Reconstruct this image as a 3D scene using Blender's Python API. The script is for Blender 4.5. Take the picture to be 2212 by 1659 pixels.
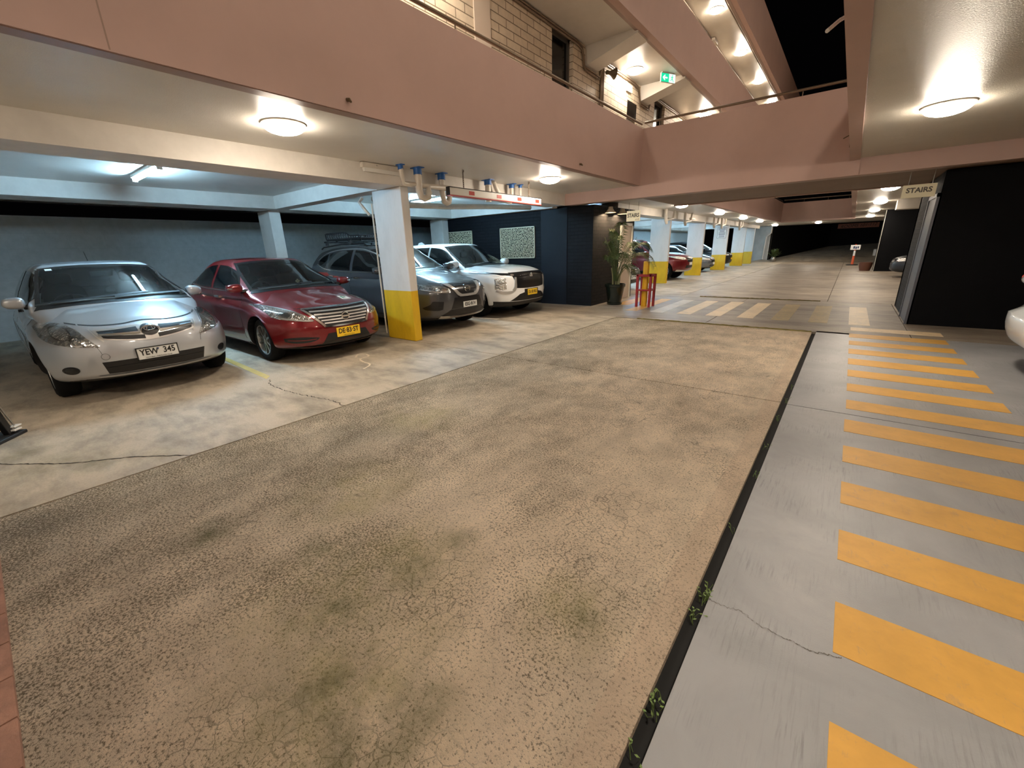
import bpy, bmesh, math, random
import numpy as np
from mathutils import Vector, Matrix
from mathutils.bvhtree import BVHTree

for o in list(bpy.data.objects):
    bpy.data.objects.remove(o, do_unlink=True)
scene = bpy.context.scene
COL = scene.collection
random.seed(7)

# ------------------------------------------------------------------ camera
CAM_H = 1.47
YAW, PITCH, ROLL, FPX = 0.673879660, -0.313111498, 0.0316631083, 889.72
cam_d = bpy.data.cameras.new('camera')
cam = bpy.data.objects.new('camera', cam_d)
COL.objects.link(cam)
cam_d.sensor_fit = 'HORIZONTAL'
cam_d.sensor_width = 36.0
cam_d.lens = FPX / 2212 * 36.0
cam_d.clip_start = 0.02
cam_d.clip_end = 300
_f = Vector((-math.sin(YAW) * math.cos(PITCH), math.cos(YAW) * math.cos(PITCH), math.sin(PITCH)))
_r = _f.cross(Vector((0, 0, 1))).normalized()
_d = _f.cross(_r)
_r2 = math.cos(ROLL) * _r + math.sin(ROLL) * _d
_d2 = -math.sin(ROLL) * _r + math.cos(ROLL) * _d
cam.matrix_world = Matrix(((_r2.x, -_d2.x, -_f.x, 0), (_r2.y, -_d2.y, -_f.y, 0), (_r2.z, -_d2.z, -_f.z, CAM_H), (0, 0, 0, 1)))
scene.camera = cam

# ------------------------------------------------------------------ world / exposure
world = bpy.data.worlds.new('night_sky')
scene.world = world
world.use_nodes = True
bg = world.node_tree.nodes['Background']
bg.inputs[0].default_value = (0.010, 0.009, 0.010, 1)
bg.inputs[1].default_value = 0.02
scene.view_settings.view_transform = 'Standard'
scene.view_settings.look = 'None'
scene.view_settings.gamma = 1
scene.view_settings.use_curve_mapping = False
scene.view_settings.exposure = 1.72

WARM = (1.0, 0.87, 0.71)
COOL = (0.42, 0.74, 1.0)
DOME_POWER = 42.0
TUBE_POWER = 130.0

# ------------------------------------------------------------------ materials
MATS = {}

def new_mat(name):
    m = bpy.data.materials.new(name)
    m.use_nodes = True
    nt = m.node_tree
    b = nt.nodes['Principled BSDF']
    MATS[name] = m
    return m, nt, b

def S(b, **k):
    for n, v in k.items():
        n = n.replace('_', ' ')
        if n in b.inputs:
            b.inputs[n].default_value = v

def node(nt, t, **k):
    n = nt.nodes.new(t)
    for a, v in k.items():
        if a in n.inputs.keys() if not hasattr(n, a) else False:
            n.inputs[a].default_value = v
        else:
            setattr(n, a, v)
    return n

def wpos(nt):
    return nt.nodes.new('ShaderNodeNewGeometry').outputs['Position']

def noise(nt, vec, scale, detail=4, rough=0.6, dist=0.0):
    n = nt.nodes.new('ShaderNodeTexNoise')
    n.inputs['Scale'].default_value = scale
    n.inputs['Detail'].default_value = detail
    n.inputs['Roughness'].default_value = rough
    n.inputs['Distortion'].default_value = dist
    if vec is not None:
        nt.links.new(vec, n.inputs['Vector'])
    return n.outputs['Fac']

def ramp(nt, fac, stops):
    r = nt.nodes.new('ShaderNodeValToRGB')
    el = r.color_ramp.elements
    while len(el) > 1:
        el.remove(el[0])
    el[0].position = stops[0][0]
    c = stops[0][1]
    el[0].color = (c, c, c, 1) if not hasattr(c, '__len__') else (*c[:3], 1)
    for p, c in stops[1:]:
        e = el.new(p)
        e.color = (c, c, c, 1) if not hasattr(c, '__len__') else (*c[:3], 1)
    nt.links.new(fac, r.inputs[0])
    return r.outputs[0]

def mixc(nt, fac, a, b, mode='MIX'):
    m = nt.nodes.new('ShaderNodeMix')
    m.data_type = 'RGBA'
    m.blend_type = mode
    for idx, v in ((0, fac), (6, a), (7, b)):
        if hasattr(v, 'is_linked'):
            nt.links.new(v, m.inputs[idx])
        elif idx == 0:
            m.inputs[0].default_value = v
        else:
            m.inputs[idx].default_value = (*v[:3], 1)
    return m.outputs[2]

def math_n(nt, op, a, b=None, clamp=False):
    m = nt.nodes.new('ShaderNodeMath')
    m.operation = op
    m.use_clamp = clamp
    for i, v in enumerate((a, b)):
        if v is None:
            continue
        if hasattr(v, 'is_linked'):
            nt.links.new(v, m.inputs[i])
        else:
            m.inputs[i].default_value = v
    return m.outputs[0]

def bump(nt, b, h, strength=0.3, dist=0.01):
    n = nt.nodes.new('ShaderNodeBump')
    n.inputs['Strength'].default_value = strength
    n.inputs['Distance'].default_value = dist
    nt.links.new(h, n.inputs['Height'])
    nt.links.new(n.outputs[0], b.inputs['Normal'])
    return n

def simple(name, col, rough=0.5, metal=0.0, coat=0.0, spec=0.5, bumps=None, var=0.0, vscale=3.0):
    m, nt, b = new_mat(name)
    S(b, Base_Color=(*col, 1), Roughness=rough, Metallic=metal)
    b.inputs['Coat Weight'].default_value = coat
    b.inputs['Coat Roughness'].default_value = 0.04
    b.inputs['Specular IOR Level'].default_value = spec
    if var or bumps:
        p = wpos(nt)
    if var:
        f = noise(nt, p, vscale, 5, 0.65)
        c = ramp(nt, f, [(0.3, tuple(x * (1 - var) for x in col)), (0.7, tuple(min(1, x * (1 + var * 0.6)) for x in col))])
        nt.links.new(c, b.inputs['Base Color'])
    if bumps:
        h = noise(nt, p, bumps[0], 3, 0.6)
        bump(nt, b, h, bumps[1], bumps[2])
    return m

def emis(name, col, strength):
    m, nt, b = new_mat(name)
    S(b, Base_Color=(*col, 1), Roughness=0.4)
    b.inputs['Emission Color'].default_value = (*col, 1)
    b.inputs['Emission Strength'].default_value = strength
    return m

def sepxyz(nt, v):
    s = nt.nodes.new('ShaderNodeSeparateXYZ')
    nt.links.new(v, s.inputs[0])
    return s.outputs

def scalevec(nt, v, s):
    m = nt.nodes.new('ShaderNodeVectorMath')
    m.operation = 'MULTIPLY'
    nt.links.new(v, m.inputs[0])
    m.inputs[1].default_value = s
    return m.outputs[0]

def blob_mask(nt, p, blobs, nscale=2.5, amp=0.5):
    """sum of soft round stains at world xy positions, broken up by noise"""
    tot = None
    for (x, y, r) in blobs:
        d = nt.nodes.new('ShaderNodeVectorMath')
        d.operation = 'DISTANCE'
        nt.links.new(scalevec(nt, p, (1, 1, 0)), d.inputs[0])
        d.inputs[1].default_value = (x, y, 0)
        q = math_n(nt, 'DIVIDE', d.outputs['Value'], r)
        q = math_n(nt, 'SUBTRACT', 1.0, q, True)
        tot = q if tot is None else math_n(nt, 'MAXIMUM', tot, q)
    n = noise(nt, p, nscale, 6, 0.75)
    n = math_n(nt, 'SUBTRACT', n, 0.35)
    n = math_n(nt, 'MULTIPLY', n, 2.4, True)
    return math_n(nt, 'MULTIPLY', tot, n, True)

# --- floors
def floor_mats():
    # aggregate driveway concrete
    m, nt, b = new_mat('drive_concrete')
    p = wpos(nt)
    big = noise(nt, scalevec(nt, p, (1.0, 0.75, 1)), 0.9, 6, 0.62, 0.6)
    mid = noise(nt, scalevec(nt, p, (1.0, 0.6, 1)), 4.5, 6, 0.7, 0.3)
    fine = noise(nt, p, 95, 3, 0.6)
    fine2 = noise(nt, p, 210, 2, 0.5)
    base = ramp(nt, big, [(0.30, (0.52, 0.47, 0.375)), (0.52, (0.66, 0.585, 0.46)), (0.7, (0.72, 0.64, 0.51))])
    c = mixc(nt, 0.6, base, ramp(nt, mid, [(0.3, 0.62), (0.62, 1.08)]), 'MULTIPLY')
    # pits get denser where the surface is worn
    dens = noise(nt, scalevec(nt, p, (1.0, 0.8, 1)), 1.5, 5, 0.7, 0.2)
    left = math_n(nt, 'MULTIPLY', math_n(nt, 'ADD', sepxyz(nt, p)[0], 2.0), -0.075)
    dens = math_n(nt, 'SUBTRACT', dens, left)
    wear = ramp(nt, dens, [(0.32, 1.0), (0.66, 0.0)])
    near = sepxyz(nt, p)
    f3 = noise(nt, p, 82, 5, 0.78)
    wv = math_n(nt, 'MULTIPLY', wear, 1.0)
    thr = math_n(nt, 'ADD', math_n(nt, 'MULTIPLY', wv, 0.110), 0.374)
    pit = math_n(nt, 'MULTIPLY', math_n(nt, 'SUBTRACT', f3, thr), 14.0, True)
    pitm = mixc(nt, pit, (0.34, 0.32, 0.28), (1.22, 1.22, 1.22))
    c = mixc(nt, 1.0, c, pitm, 'MULTIPLY')
    vor = nt.nodes.new('ShaderNodeTexVoronoi')
    vor.inputs['Scale'].default_value = 42
    nt.links.new(p, vor.inputs['Vector'])
    sp = ramp(nt, vor.outputs['Distance'], [(0.10, 0.0), (0.2, 1.0)])
    gate = ramp(nt, noise(nt, p, 5, 4, 0.7), [(0.48, 1.0), (0.60, 0.1)])
    spm = mixc(nt, math_n(nt, 'MULTIPLY', gate, 0.7), (1, 1, 1), mixc(nt, sp, (0.22, 0.17, 0.12), (1, 1, 1)))
    c = mixc(nt, 1.0, c, spm, 'MULTIPLY')
    ck = nt.nodes.new('ShaderNodeTexVoronoi'); ck.feature = 'DISTANCE_TO_EDGE'; ck.inputs['Scale'].default_value = 17
    wob = nt.nodes.new('ShaderNodeVectorMath'); wob.operation = 'ADD'
    nt.links.new(p, wob.inputs[0])
    wn = nt.nodes.new('ShaderNodeTexNoise'); wn.inputs['Scale'].default_value = 20
    nt.links.new(p, wn.inputs['Vector'])
    sc_ = scalevec(nt, wn.outputs['Color'], (.03, .03, .0))
    nt.links.new(sc_, wob.inputs[1])
    nt.links.new(wob.outputs[0], ck.inputs['Vector'])
    ckm = ramp(nt, ck.outputs['Distance'], [(0.012, 1.0), (0.035, 0.0)])
    ckg = ramp(nt, noise(nt, p, 1.8, 4, 0.6), [(0.47, 0.0), (0.58, 0.55)])
    c = mixc(nt, math_n(nt, 'MULTIPLY', ckm, ckg), c, (0.13, 0.10, 0.07))
    # light aggregate
    agg = ramp(nt, fine2, [(0.66, 0.0), (0.74, 0.5)])
    c = mixc(nt, agg, c, (0.62, 0.57, 0.48))
    moss = blob_mask(nt, p, [(-1.41, 1.23, .16), (-1.45, .95, .22), (-1.5, .62, .30), (-1.2, .40, .38), (-0.9, .52, .22), (-.62, 1.2, .10), (-1.9, .8, .2), (-.95, .3, .35), (-2.6, .45, .2)], 5, .5)
    mossw = blob_mask(nt, p, [(-1.5, .95, .5), (-1.55, .62, .6), (-1.2, .45, .6), (-2.3, 1.2, .5), (-2.9, 2.3, .5), (-.7, 1.2, .3)], 4, .5)
    c = mixc(nt, math_n(nt, 'MULTIPLY', mossw, 0.8, True), c, (0.37, 0.36, 0.12))
    c = mixc(nt, math_n(nt, 'MULTIPLY', moss, 1.3, True), c, (0.10, 0.115, 0.04))
    dirt = blob_mask(nt, p, [(-2.6, .3, 1.1), (-2.6, 1.3, .9), (-1.9, 2.6, .7), (-2.9, 3.2, .6), (-.9, 3.9, .6), (-1.2, 7.9, .9), (-2.6, 6.3, .7), (-1.8, .05, .7), (-3.3, .4, .8)], 3.2, .5)
    c = mixc(nt, math_n(nt, 'MULTIPLY', dirt, 0.5, True), c, (0.15, 0.12, 0.082))
    # polished border by the gap
    x = near[0]
    edge = math_n(nt, 'GREATER_THAN', x, -0.42)
    c = mixc(nt, math_n(nt, 'MULTIPLY', edge, 0.3), c, (0.56, 0.44, 0.33))
    lr = nt.nodes.new('ShaderNodeMapRange'); lr.inputs['From Min'].default_value = -3.2; lr.inputs['From Max'].default_value = -1.2
    nt.links.new(near[0], lr.inputs['Value'])
    c = mixc(nt, 1.0, c, mixc(nt, lr.outputs[0], (1.0, 0.965, 0.94), (1.10, 1.00, 0.93)), 'MULTIPLY')
    nt.links.new(c, b.inputs['Base Color'])
    S(b, Roughness=0.82)
    b.inputs['Specular IOR Level'].default_value = 0.35
    h = math_n(nt, 'ADD', math_n(nt, 'MULTIPLY', f3, 1.4), math_n(nt, 'MULTIPLY', mid, 0.5))
    bump(nt, b, h, 0.95, 0.014)
    # smoother bay concrete
    m, nt, b = new_mat('bay_concrete')
    p = wpos(nt)
    big = noise(nt, scalevec(nt, p, (1.1, 0.7, 1)), 0.8, 6, 0.65, 0.2)
    st = noise(nt, scalevec(nt, p, (0.9, 1.8, 1)), 1.7, 8, 0.68, 0.15)
    c = ramp(nt, big, [(0.3, (0.34, 0.285, 0.215)), (0.55, (0.47, 0.395, 0.30)), (0.75, (0.54, 0.46, 0.36))])
    c = mixc(nt, 0.8, c, ramp(nt, st, [(0.36, 0.50), (0.56, 1.04)]), 'MULTIPLY')
    grain = noise(nt, p, 70, 3, 0.6)
    c = mixc(nt, 0.25, c, ramp(nt, grain, [(0.35, 0.55), (0.6, 1.1)]), 'MULTIPLY')
    moss = blob_mask(nt, p, [(-4.35, .25, .28), (-4.6, -.02, .3), (-4.1, .55, .2), (-5.1, -.1, .2)], 6, .5)
    c = mixc(nt, math_n(nt, 'MULTIPLY', moss, 0.75, True), c, (0.12, 0.115, 0.03))
    nt.links.new(c, b.inputs['Base Color'])
    S(b, Roughness=0.62)
    bump(nt, b, math_n(nt, 'ADD', st, math_n(nt, 'MULTIPLY', grain, .4)), 0.18, 0.008)
    # crossing platform and far drive: tyre-darkened streaks across
    m, nt, b = new_mat('platform_concrete')
    p = wpos(nt)
    big = noise(nt, scalevec(nt, p, (0.55, 1.3, 1)), 1.6, 9, 0.72, 0.25)
    c = ramp(nt, big, [(0.34, (0.17, 0.135, 0.10)), (0.5, (0.30, 0.245, 0.185)), (0.68, (0.42, 0.35, 0.27))])
    grain = noise(nt, p, 60, 3, 0.6)
    c = mixc(nt, 0.3, c, ramp(nt, grain, [(0.35, 0.5), (0.6, 1.1)]), 'MULTIPLY')
    nt.links.new(c, b.inputs['Base Color'])
    S(b, Roughness=0.5)
    bump(nt, b, grain, 0.15, 0.006)
    # grey painted walkway concrete with broom lines
    m, nt, b = new_mat('grey_painted_concrete')
    p = wpos(nt)
    big = noise(nt, p, 1.6, 6, 0.6, 0.5)
    c = ramp(nt, big, [(0.3, (0.265, 0.265, 0.27)), (0.6, (0.345, 0.345, 0.35)), (0.8, (0.405, 0.405, 0.41))])
    br = noise(nt, scalevec(nt, p, (38, 2.0, 1)), 2.4, 4, 0.7, 0.2)
    msk = noise(nt, p, 2.4, 3, 0.6)
    bl = mixc(nt, ramp(nt, msk, [(0.45, 0.0), (0.65, 0.75)]), (1, 1, 1), ramp(nt, br, [(0.34, 0.62), (0.5, 1.03)]))
    c = mixc(nt, 1.0, c, bl, 'MULTIPLY')
    scuff = blob_mask(nt, p, [(.05, 2.3, .35), (.0, 4.3, .5), (.02, 3.2, .3), (.0, 6.5, .5), (.05, 7.8, .5), (.1, 1.9, .25)], 9, .6)
    c = mixc(nt, math_n(nt, 'MULTIPLY', scuff, 0.45, True), c, (0.46, 0.44, 0.42))
    nt.links.new(c, b.inputs['Base Color'])
    S(b, Roughness=0.42)
    fine = noise(nt, p, 160, 2, 0.5)
    bump(nt, b, math_n(nt, 'ADD', br, math_n(nt, 'MULTIPLY', fine, .5)), 0.22, 0.004)
    # worn paints
    for nm, col, wearc, lo, hi in (('yellow_floor_paint', (0.68, 0.37, 0.075), (0.30, 0.25, 0.19), .55, .76),
                                   ('cream_floor_paint', (0.88, 0.68, 0.42), (0.30, 0.25, 0.18), .52, .72),
                                   ('faded_floor_paint', (0.50, 0.36, 0.14), (0.28, 0.225, 0.16), .40, .64),
                                   ('white_floor_paint', (0.62, 0.56, 0.47), (0.28, 0.225, 0.17), .50, .75),
                                   ('bay_line_paint', (0.60, 0.47, 0.15), (0.36, 0.31, 0.24), .52, .75)):
        m, nt, b = new_mat(nm)
        p = wpos(nt)
        n1 = noise(nt, p, 9, 7, 0.8, 0.5)
        br = noise(nt, scalevec(nt, p, (36, 2.2, 1)), 2.6, 4, 0.75)
        f = math_n(nt, 'ADD', math_n(nt, 'MULTIPLY', n1, .75), math_n(nt, 'MULTIPLY', br, .25))
        c = mixc(nt, ramp(nt, f, [(lo, 0.0), (hi, 0.85)]), col, wearc)
        dk = noise(nt, p, 2.2, 5, 0.7)
        c = mixc(nt, 0.5, c, ramp(nt, dk, [(0.3, 0.62), (0.62, 1.05)]), 'MULTIPLY')
        nt.links.new(c, b.inputs['Base Color'])
        S(b, Roughness=0.5)
        bump(nt, b, f, 0.2, 0.003)

floor_mats()

# --- walls
simple('pink_paint', (0.47, 0.32, 0.275), 0.62, bumps=(35, 0.08, 0.004), var=0.06, vscale=1.1)
simple('ceiling_paint', (0.62, 0.58, 0.52), 0.36, bumps=(120, 0.35, 0.004), var=0.08, vscale=1.5)
simple('stipple_ceiling', (0.54, 0.50, 0.43), 0.38, bumps=(90, 0.7, 0.008), var=0.06, vscale=1.5)
simple('beam_paint', (0.66, 0.61, 0.55), 0.55, bumps=(25, 0.1, 0.004), var=0.12, vscale=2.2)
simple('brown_soffit', (0.22, 0.14, 0.10), 0.6, bumps=(90, 0.4, 0.005), var=0.15, vscale=1.5)
simple('lip_metal', (0.30, 0.20, 0.16), 0.42, bumps=(60, 0.15, 0.004))
simple('navy_panel', (0.007, 0.009, 0.014), 0.6, spec=0.2, var=0.2, vscale=1.2)
simple('charcoal_panel', (0.005, 0.005, 0.006), 0.8, spec=0.12, var=0.2, vscale=1.0)
simple('dark_void', (0.01, 0.01, 0.01), 0.9)
simple('kerb_brick', (0.36, 0.19, 0.13), 0.75, bumps=(60, 0.4, 0.006), var=0.3, vscale=9)

def block_wall(name, c1, c2, mortar, bw, bh, axis='xz', msize=0.008, rough=0.6, bstr=0.5, off=0.5, spec=0.5):
    m, nt, b = new_mat(name)
    p = sepxyz(nt, wpos(nt))
    cmb = nt.nodes.new('ShaderNodeCombineXYZ')
    nt.links.new(p[0 if axis[0] == 'x' else 1], cmb.inputs[0])
    nt.links.new(p[2], cmb.inputs[1])
    br = nt.nodes.new('ShaderNodeTexBrick')
    nt.links.new(cmb.outputs[0], br.inputs['Vector'])
    br.inputs['Scale'].default_value = 1.0
    br.inputs['Brick Width'].default_value = bw
    br.inputs['Row Height'].default_value = bh
    br.inputs['Mortar Size'].default_value = msize
    br.inputs['Mortar Smooth'].default_value = 0.2
    br.inputs['Color1'].default_value = (*c1, 1)
    br.inputs['Color2'].default_value = (*c2, 1)
    br.inputs['Mortar'].default_value = (*mortar, 1)
    br.offset = off
    n = noise(nt, wpos(nt), 9, 5, 0.6)
    c = mixc(nt, 0.3, br.outputs['Color'], ramp(nt, n, [(0.3, 0.6), (0.65, 1.1)]), 'MULTIPLY')
    nt.links.new(c, b.inputs['Base Color'])
    S(b, Roughness=rough)
    b.inputs['Specular IOR Level'].default_value = spec
    inv = math_n(nt, 'SUBTRACT', 1.0, br.outputs['Fac'])
    bump(nt, b, math_n(nt, 'ADD', inv, math_n(nt, 'MULTIPLY', n, .15)), bstr, 0.01)
    return m

block_wall('cream_brick', (0.66, 0.56, 0.43), (0.58, 0.48, 0.36), (0.20, 0.15, 0.10), 0.40, 0.125, 'yz', 0.008)
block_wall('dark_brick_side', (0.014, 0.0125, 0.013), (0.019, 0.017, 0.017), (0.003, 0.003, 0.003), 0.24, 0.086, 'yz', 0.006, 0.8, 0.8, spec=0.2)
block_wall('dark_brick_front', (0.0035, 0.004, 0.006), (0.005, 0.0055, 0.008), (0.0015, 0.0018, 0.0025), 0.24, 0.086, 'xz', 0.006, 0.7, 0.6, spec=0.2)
block_wall('painted_block', (0.47, 0.50, 0.50), (0.46, 0.49, 0.49), (0.42, 0.45, 0.45), 0.6, 0.3, 'yz', 0.004, 0.6, 0.25)

# two-tone column: white above, safety yellow below 0.86 m
def column_mat():
    m, nt, b = new_mat('column_paint')
    p = wpos(nt)
    z = sepxyz(nt, p)[2]
    f = math_n(nt, 'GREATER_THAN', z, 0.865)
    n = noise(nt, scalevec(nt, p, (1, 1, .35)), 5, 6, 0.7)
    w = ramp(nt, n, [(0.3, (0.60, 0.57, 0.54)), (0.5, (0.66, 0.63, 0.60)), (0.75, (0.70, 0.67, 0.64))])
    yel = ramp(nt, n, [(0.3, (0.60, 0.36, 0.010)), (0.7, (0.76, 0.47, 0.012))])
    c = mixc(nt, f, yel, w)
    nt.links.new(c, b.inputs['Base Color'])
    S(b, Roughness=0.5)
    bump(nt, b, noise(nt, p, 40, 4, 0.6), 0.12, 0.004)
column_mat()

# general
simple('white_plastic', (0.70, 0.68, 0.63), 0.4)
simple('pvc_pipe', (0.62, 0.56, 0.48), 0.35, var=0.1, vscale=8)
simple('blue_collar', (0.012, 0.10, 0.34), 0.4)
simple('rail_metal', (0.20, 0.145, 0.10), 0.35, metal=0.6)
simple('steel', (0.45, 0.43, 0.40), 0.35, metal=0.9)
simple('chain_metal', (0.16, 0.12, 0.09), 0.5, metal=0.8)
simple('black_plastic', (0.012, 0.012, 0.013), 0.38)
simple('matte_black', (0.010, 0.010, 0.011), 0.7)
simple('grey_frame', (0.10, 0.104, 0.125), 0.45, var=0.08)
simple('sign_cream', (0.72, 0.66, 0.46), 0.45)
simple('sign_ink', (0.07, 0.055, 0.04), 0.5)
simple('red_paint', (0.30, 0.014, 0.014), 0.42, var=0.15, vscale=8)
simple('reflector_red', (0.52, 0.045, 0.03), 0.3)
simple('yellow_paint', (0.74, 0.40, 0.02), 0.42, var=0.12, vscale=8)
simple('orange_plastic', (0.72, 0.13, 0.05), 0.45)
simple('door_beige', (0.62, 0.52, 0.43), 0.45)
simple('door_grey', (0.085, 0.075, 0.065), 0.5)
simple('glass_dark', (0.004, 0.004, 0.004), 0.12)
simple('rooms_red', (0.30, 0.105, 0.065), 0.6)
simple('terracotta', (0.12, 0.045, 0.025), 0.5)
simple('pot_green', (0.008, 0.014, 0.010), 0.22, coat=0.5)
simple('soil', (0.03, 0.02, 0.012), 0.9)
simple('leaf', (0.055, 0.085, 0.022), 0.42, var=0.35, vscale=14)
simple('leaf_pale', (0.16, 0.17, 0.075), 0.45, var=0.3, vscale=14)
simple('stem_green', (0.20, 0.20, 0.09), 0.5, var=0.2, vscale=12)
simple('weed_green', (0.16, 0.24, 0.06), 0.6)
simple('paper_white', (0.75, 0.74, 0.72), 0.5)
simple('crack_dark', (0.03, 0.022, 0.014), 0.9)
simple('crack_soft', (0.14, 0.125, 0.11), 0.9)
simple('chalk_line', (0.66, 0.56, 0.42), 0.7)
simple('moss_edge', (0.20, 0.16, 0.045), 0.8, bumps=(40, .6, .01), var=0.4, vscale=10)
simple('gold_lattice', (0.66, 0.60, 0.42), 0.42, metal=0.1)
simple('lattice_back', (0.07, 0.065, 0.04), 0.6)
simple('horn_brown', (0.10, 0.065, 0.03), 0.4)
simple('ply', (0.50, 0.34, 0.18), 0.6)
simple('bell_shade', (0.74, 0.62, 0.48), 0.4)
emis('dome_glass', WARM, DOME_POWER)
emis('dome_glass_fill', WARM, DOME_POWER * 0.70)  # glow of the fill domes added on the right-hand upper floors
emis('tube_glow', COOL, TUBE_POWER)
emis('tube_far', COOL, TUBE_POWER * 0.8)
emis('bulb_glow', (1.0, 0.80, 0.55), 260.0)
emis('exit_green', (0.0, 0.42, 0.22), 0.5)
simple('white_sign', (0.75, 0.72, 0.62), 0.4)
emis('exit_white', (0.75, 1.0, 0.95), 0.4)
emis('glow_sign', (0.78, 0.68, 0.46), 0.15)  # cream sign board with a faint emission added

# ------------------------------------------------------------------ mesh helpers
class MB:
    def __init__(s):
        s.v, s.f, s.m = [], [], []
    def add(s, vs, fs, mi=0):
        k = len(s.v)
        s.v += [tuple(v) for v in vs]
        for f in fs:
            s.f.append(tuple(i + k for i in f))
            s.m.append(mi)
        return s
    def box(s, x0, x1, y0, y1, z0, z1, mi=0):
        vs = [(x, y, z) for z in (z0, z1) for y in (y0, y1) for x in (x0, x1)]
        return s.add(vs, [(0, 2, 3, 1), (4, 5, 7, 6), (0, 1, 5, 4), (2, 6, 7, 3), (0, 4, 6, 2), (1, 3, 7, 5)], mi)
    def tube(s, pts, r, n=10, mi=0, caps=True, closed=False):
        pts = [Vector(p) for p in pts]
        rs = r if hasattr(r, '__len__') else [r] * len(pts)
        up = None
        base = len(s.v)
        N = len(pts)
        for i, p in enumerate(pts):
            if closed:
                t = pts[(i + 1) % N] - pts[i - 1]
            else:
                t = pts[min(i + 1, N - 1)] - pts[max(i - 1, 0)]
            t.normalize()
            if up is None:
                up = Vector((0, 0, 1)) if abs(t.z) < 0.9 else Vector((1, 0, 0))
            a = t.cross(up)
            if a.length < 1e-5:
                a = t.cross(Vector((0.3, 1, 0.2)))
            a.normalize()
            b = a.cross(t).normalized()
            up = b
            for k in range(n):
                q = 2 * math.pi * k / n
                s.v.append(tuple(p + (a * math.cos(q) + b * math.sin(q)) * rs[i]))
        rng = N if closed else N - 1
        for i in range(rng):
            j = (i + 1) % N
            for k in range(n):
                l = (k + 1) % n
                s.f.append((base + i * n + k, base + i * n + l, base + j * n + l, base + j * n + k))
                s.m.append(mi)
        if caps and not closed:
            s.f.append(tuple(base + k for k in range(n - 1, -1, -1))); s.m.append(mi)
            s.f.append(tuple(base + (N - 1) * n + k for k in range(n))); s.m.append(mi)
        return s
    def lathe(s, prof, c=(0, 0, 0), axis='z', n=28, mi=0, sx=1.0, sy=1.0, caps=True):
        base = len(s.v)
        for (r, h) in prof:
            for k in range(n):
                q = 2 * math.pi * k / n
                a, b = r * math.cos(q) * sx, r * math.sin(q) * sy
                if axis == 'z':
                    p = (c[0] + a, c[1] + b, c[2] + h)
                elif axis == 'y':
                    p = (c[0] + a, c[1] + h, c[2] + b)
                else:
                    p = (c[0] + h, c[1] + a, c[2] + b)
                s.v.append(p)
        for i in range(len(prof) - 1):
            for k in range(n):
                l = (k + 1) % n
                s.f.append((base + i * n + k, base + i * n + l, base + (i + 1) * n + l, base + (i + 1) * n + k))
                s.m.append(mi)
        for i, rev in ((0, True), (len(prof) - 1, False)):
            if caps and prof[i][0] > 1e-5:
                idx = [base + i * n + k for k in range(n)]
                s.f.append(tuple(reversed(idx)) if rev else tuple(idx)); s.m.append(mi)
        return s
    def prism(s, poly, z0, z1, M=None, mi=0):
        """poly in local xy, extruded along local z, placed by matrix M"""
        M = M or Matrix()
        n = len(poly)
        vs = [M @ Vector((x, y, z0)) for x, y in poly] + [M @ Vector((x, y, z1)) for x, y in poly]
        fs = [tuple(range(n - 1, -1, -1)), tuple(range(n, 2 * n))]
        fs += [(i, (i + 1) % n, n + (i + 1) % n, n + i) for i in range(n)]
        return s.add(vs, fs, mi)
    def build(s, name, mat, parent=None, smooth=False, loc=None, bevel=0.0, fix=True):
        me = bpy.data.meshes.new(name)
        me.from_pydata(s.v, [], s.f)
        mats = mat if isinstance(mat, (list, tuple)) else [mat]
        for x in mats:
            me.materials.append(MATS[x] if isinstance(x, str) else x)
        me.polygons.foreach_set('material_index', s.m)
        if fix:
            bm = bmesh.new(); bm.from_mesh(me)
            bmesh.ops.remove_doubles(bm, verts=bm.verts, dist=1e-6)
            bmesh.ops.recalc_face_normals(bm, faces=bm.faces)
            bm.to_mesh(me); bm.free()
        if smooth:
            me.polygons.foreach_set('use_smooth', [True] * len(me.polygons))
            if smooth != 'all':
                try:
                    me.set_sharp_from_angle(angle=math.radians(smooth if smooth is not True else 40))
                except Exception:
                    pass
        o = bpy.data.objects.new(name, me)
        COL.objects.link(o)
        if parent is not None:
            o.parent = parent
        if loc is not None:
            o.location = loc
        if bevel:
            md = o.modifiers.new('bevel', 'BEVEL')
            md.width = bevel; md.segments = 2; md.limit_method = 'ANGLE'
        return o

def tag(o, label=None, cat=None, group=None, kind=None):
    if label: o['label'] = label
    if cat: o['category'] = cat
    if group: o['group'] = group
    if kind: o['kind'] = kind
    return o

def thing(name, label, cat, loc=(0, 0, 0), rz=0.0, group=None):
    o = bpy.data.objects.new(name, None)
    COL.objects.link(o)
    o.location = loc
    o.rotation_euler = (0, 0, rz)
    o.empty_display_size = 0.1
    return tag(o, label, cat, group)

def struct(name, mb, mat, **k):
    o = mb.build(name, mat, **k)
    o['kind'] = 'structure'
    return o

def copy_tree(o, parent=None):
    c = o.copy(); COL.objects.link(c)
    if parent is not None: c.parent = parent
    for ch in list(o.children):
        copy_tree(ch, c)
    return c

def bx(x0, x1, y0, y1, z0, z1):
    return MB().box(x0, x1, y0, y1, z0, z1)

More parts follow.
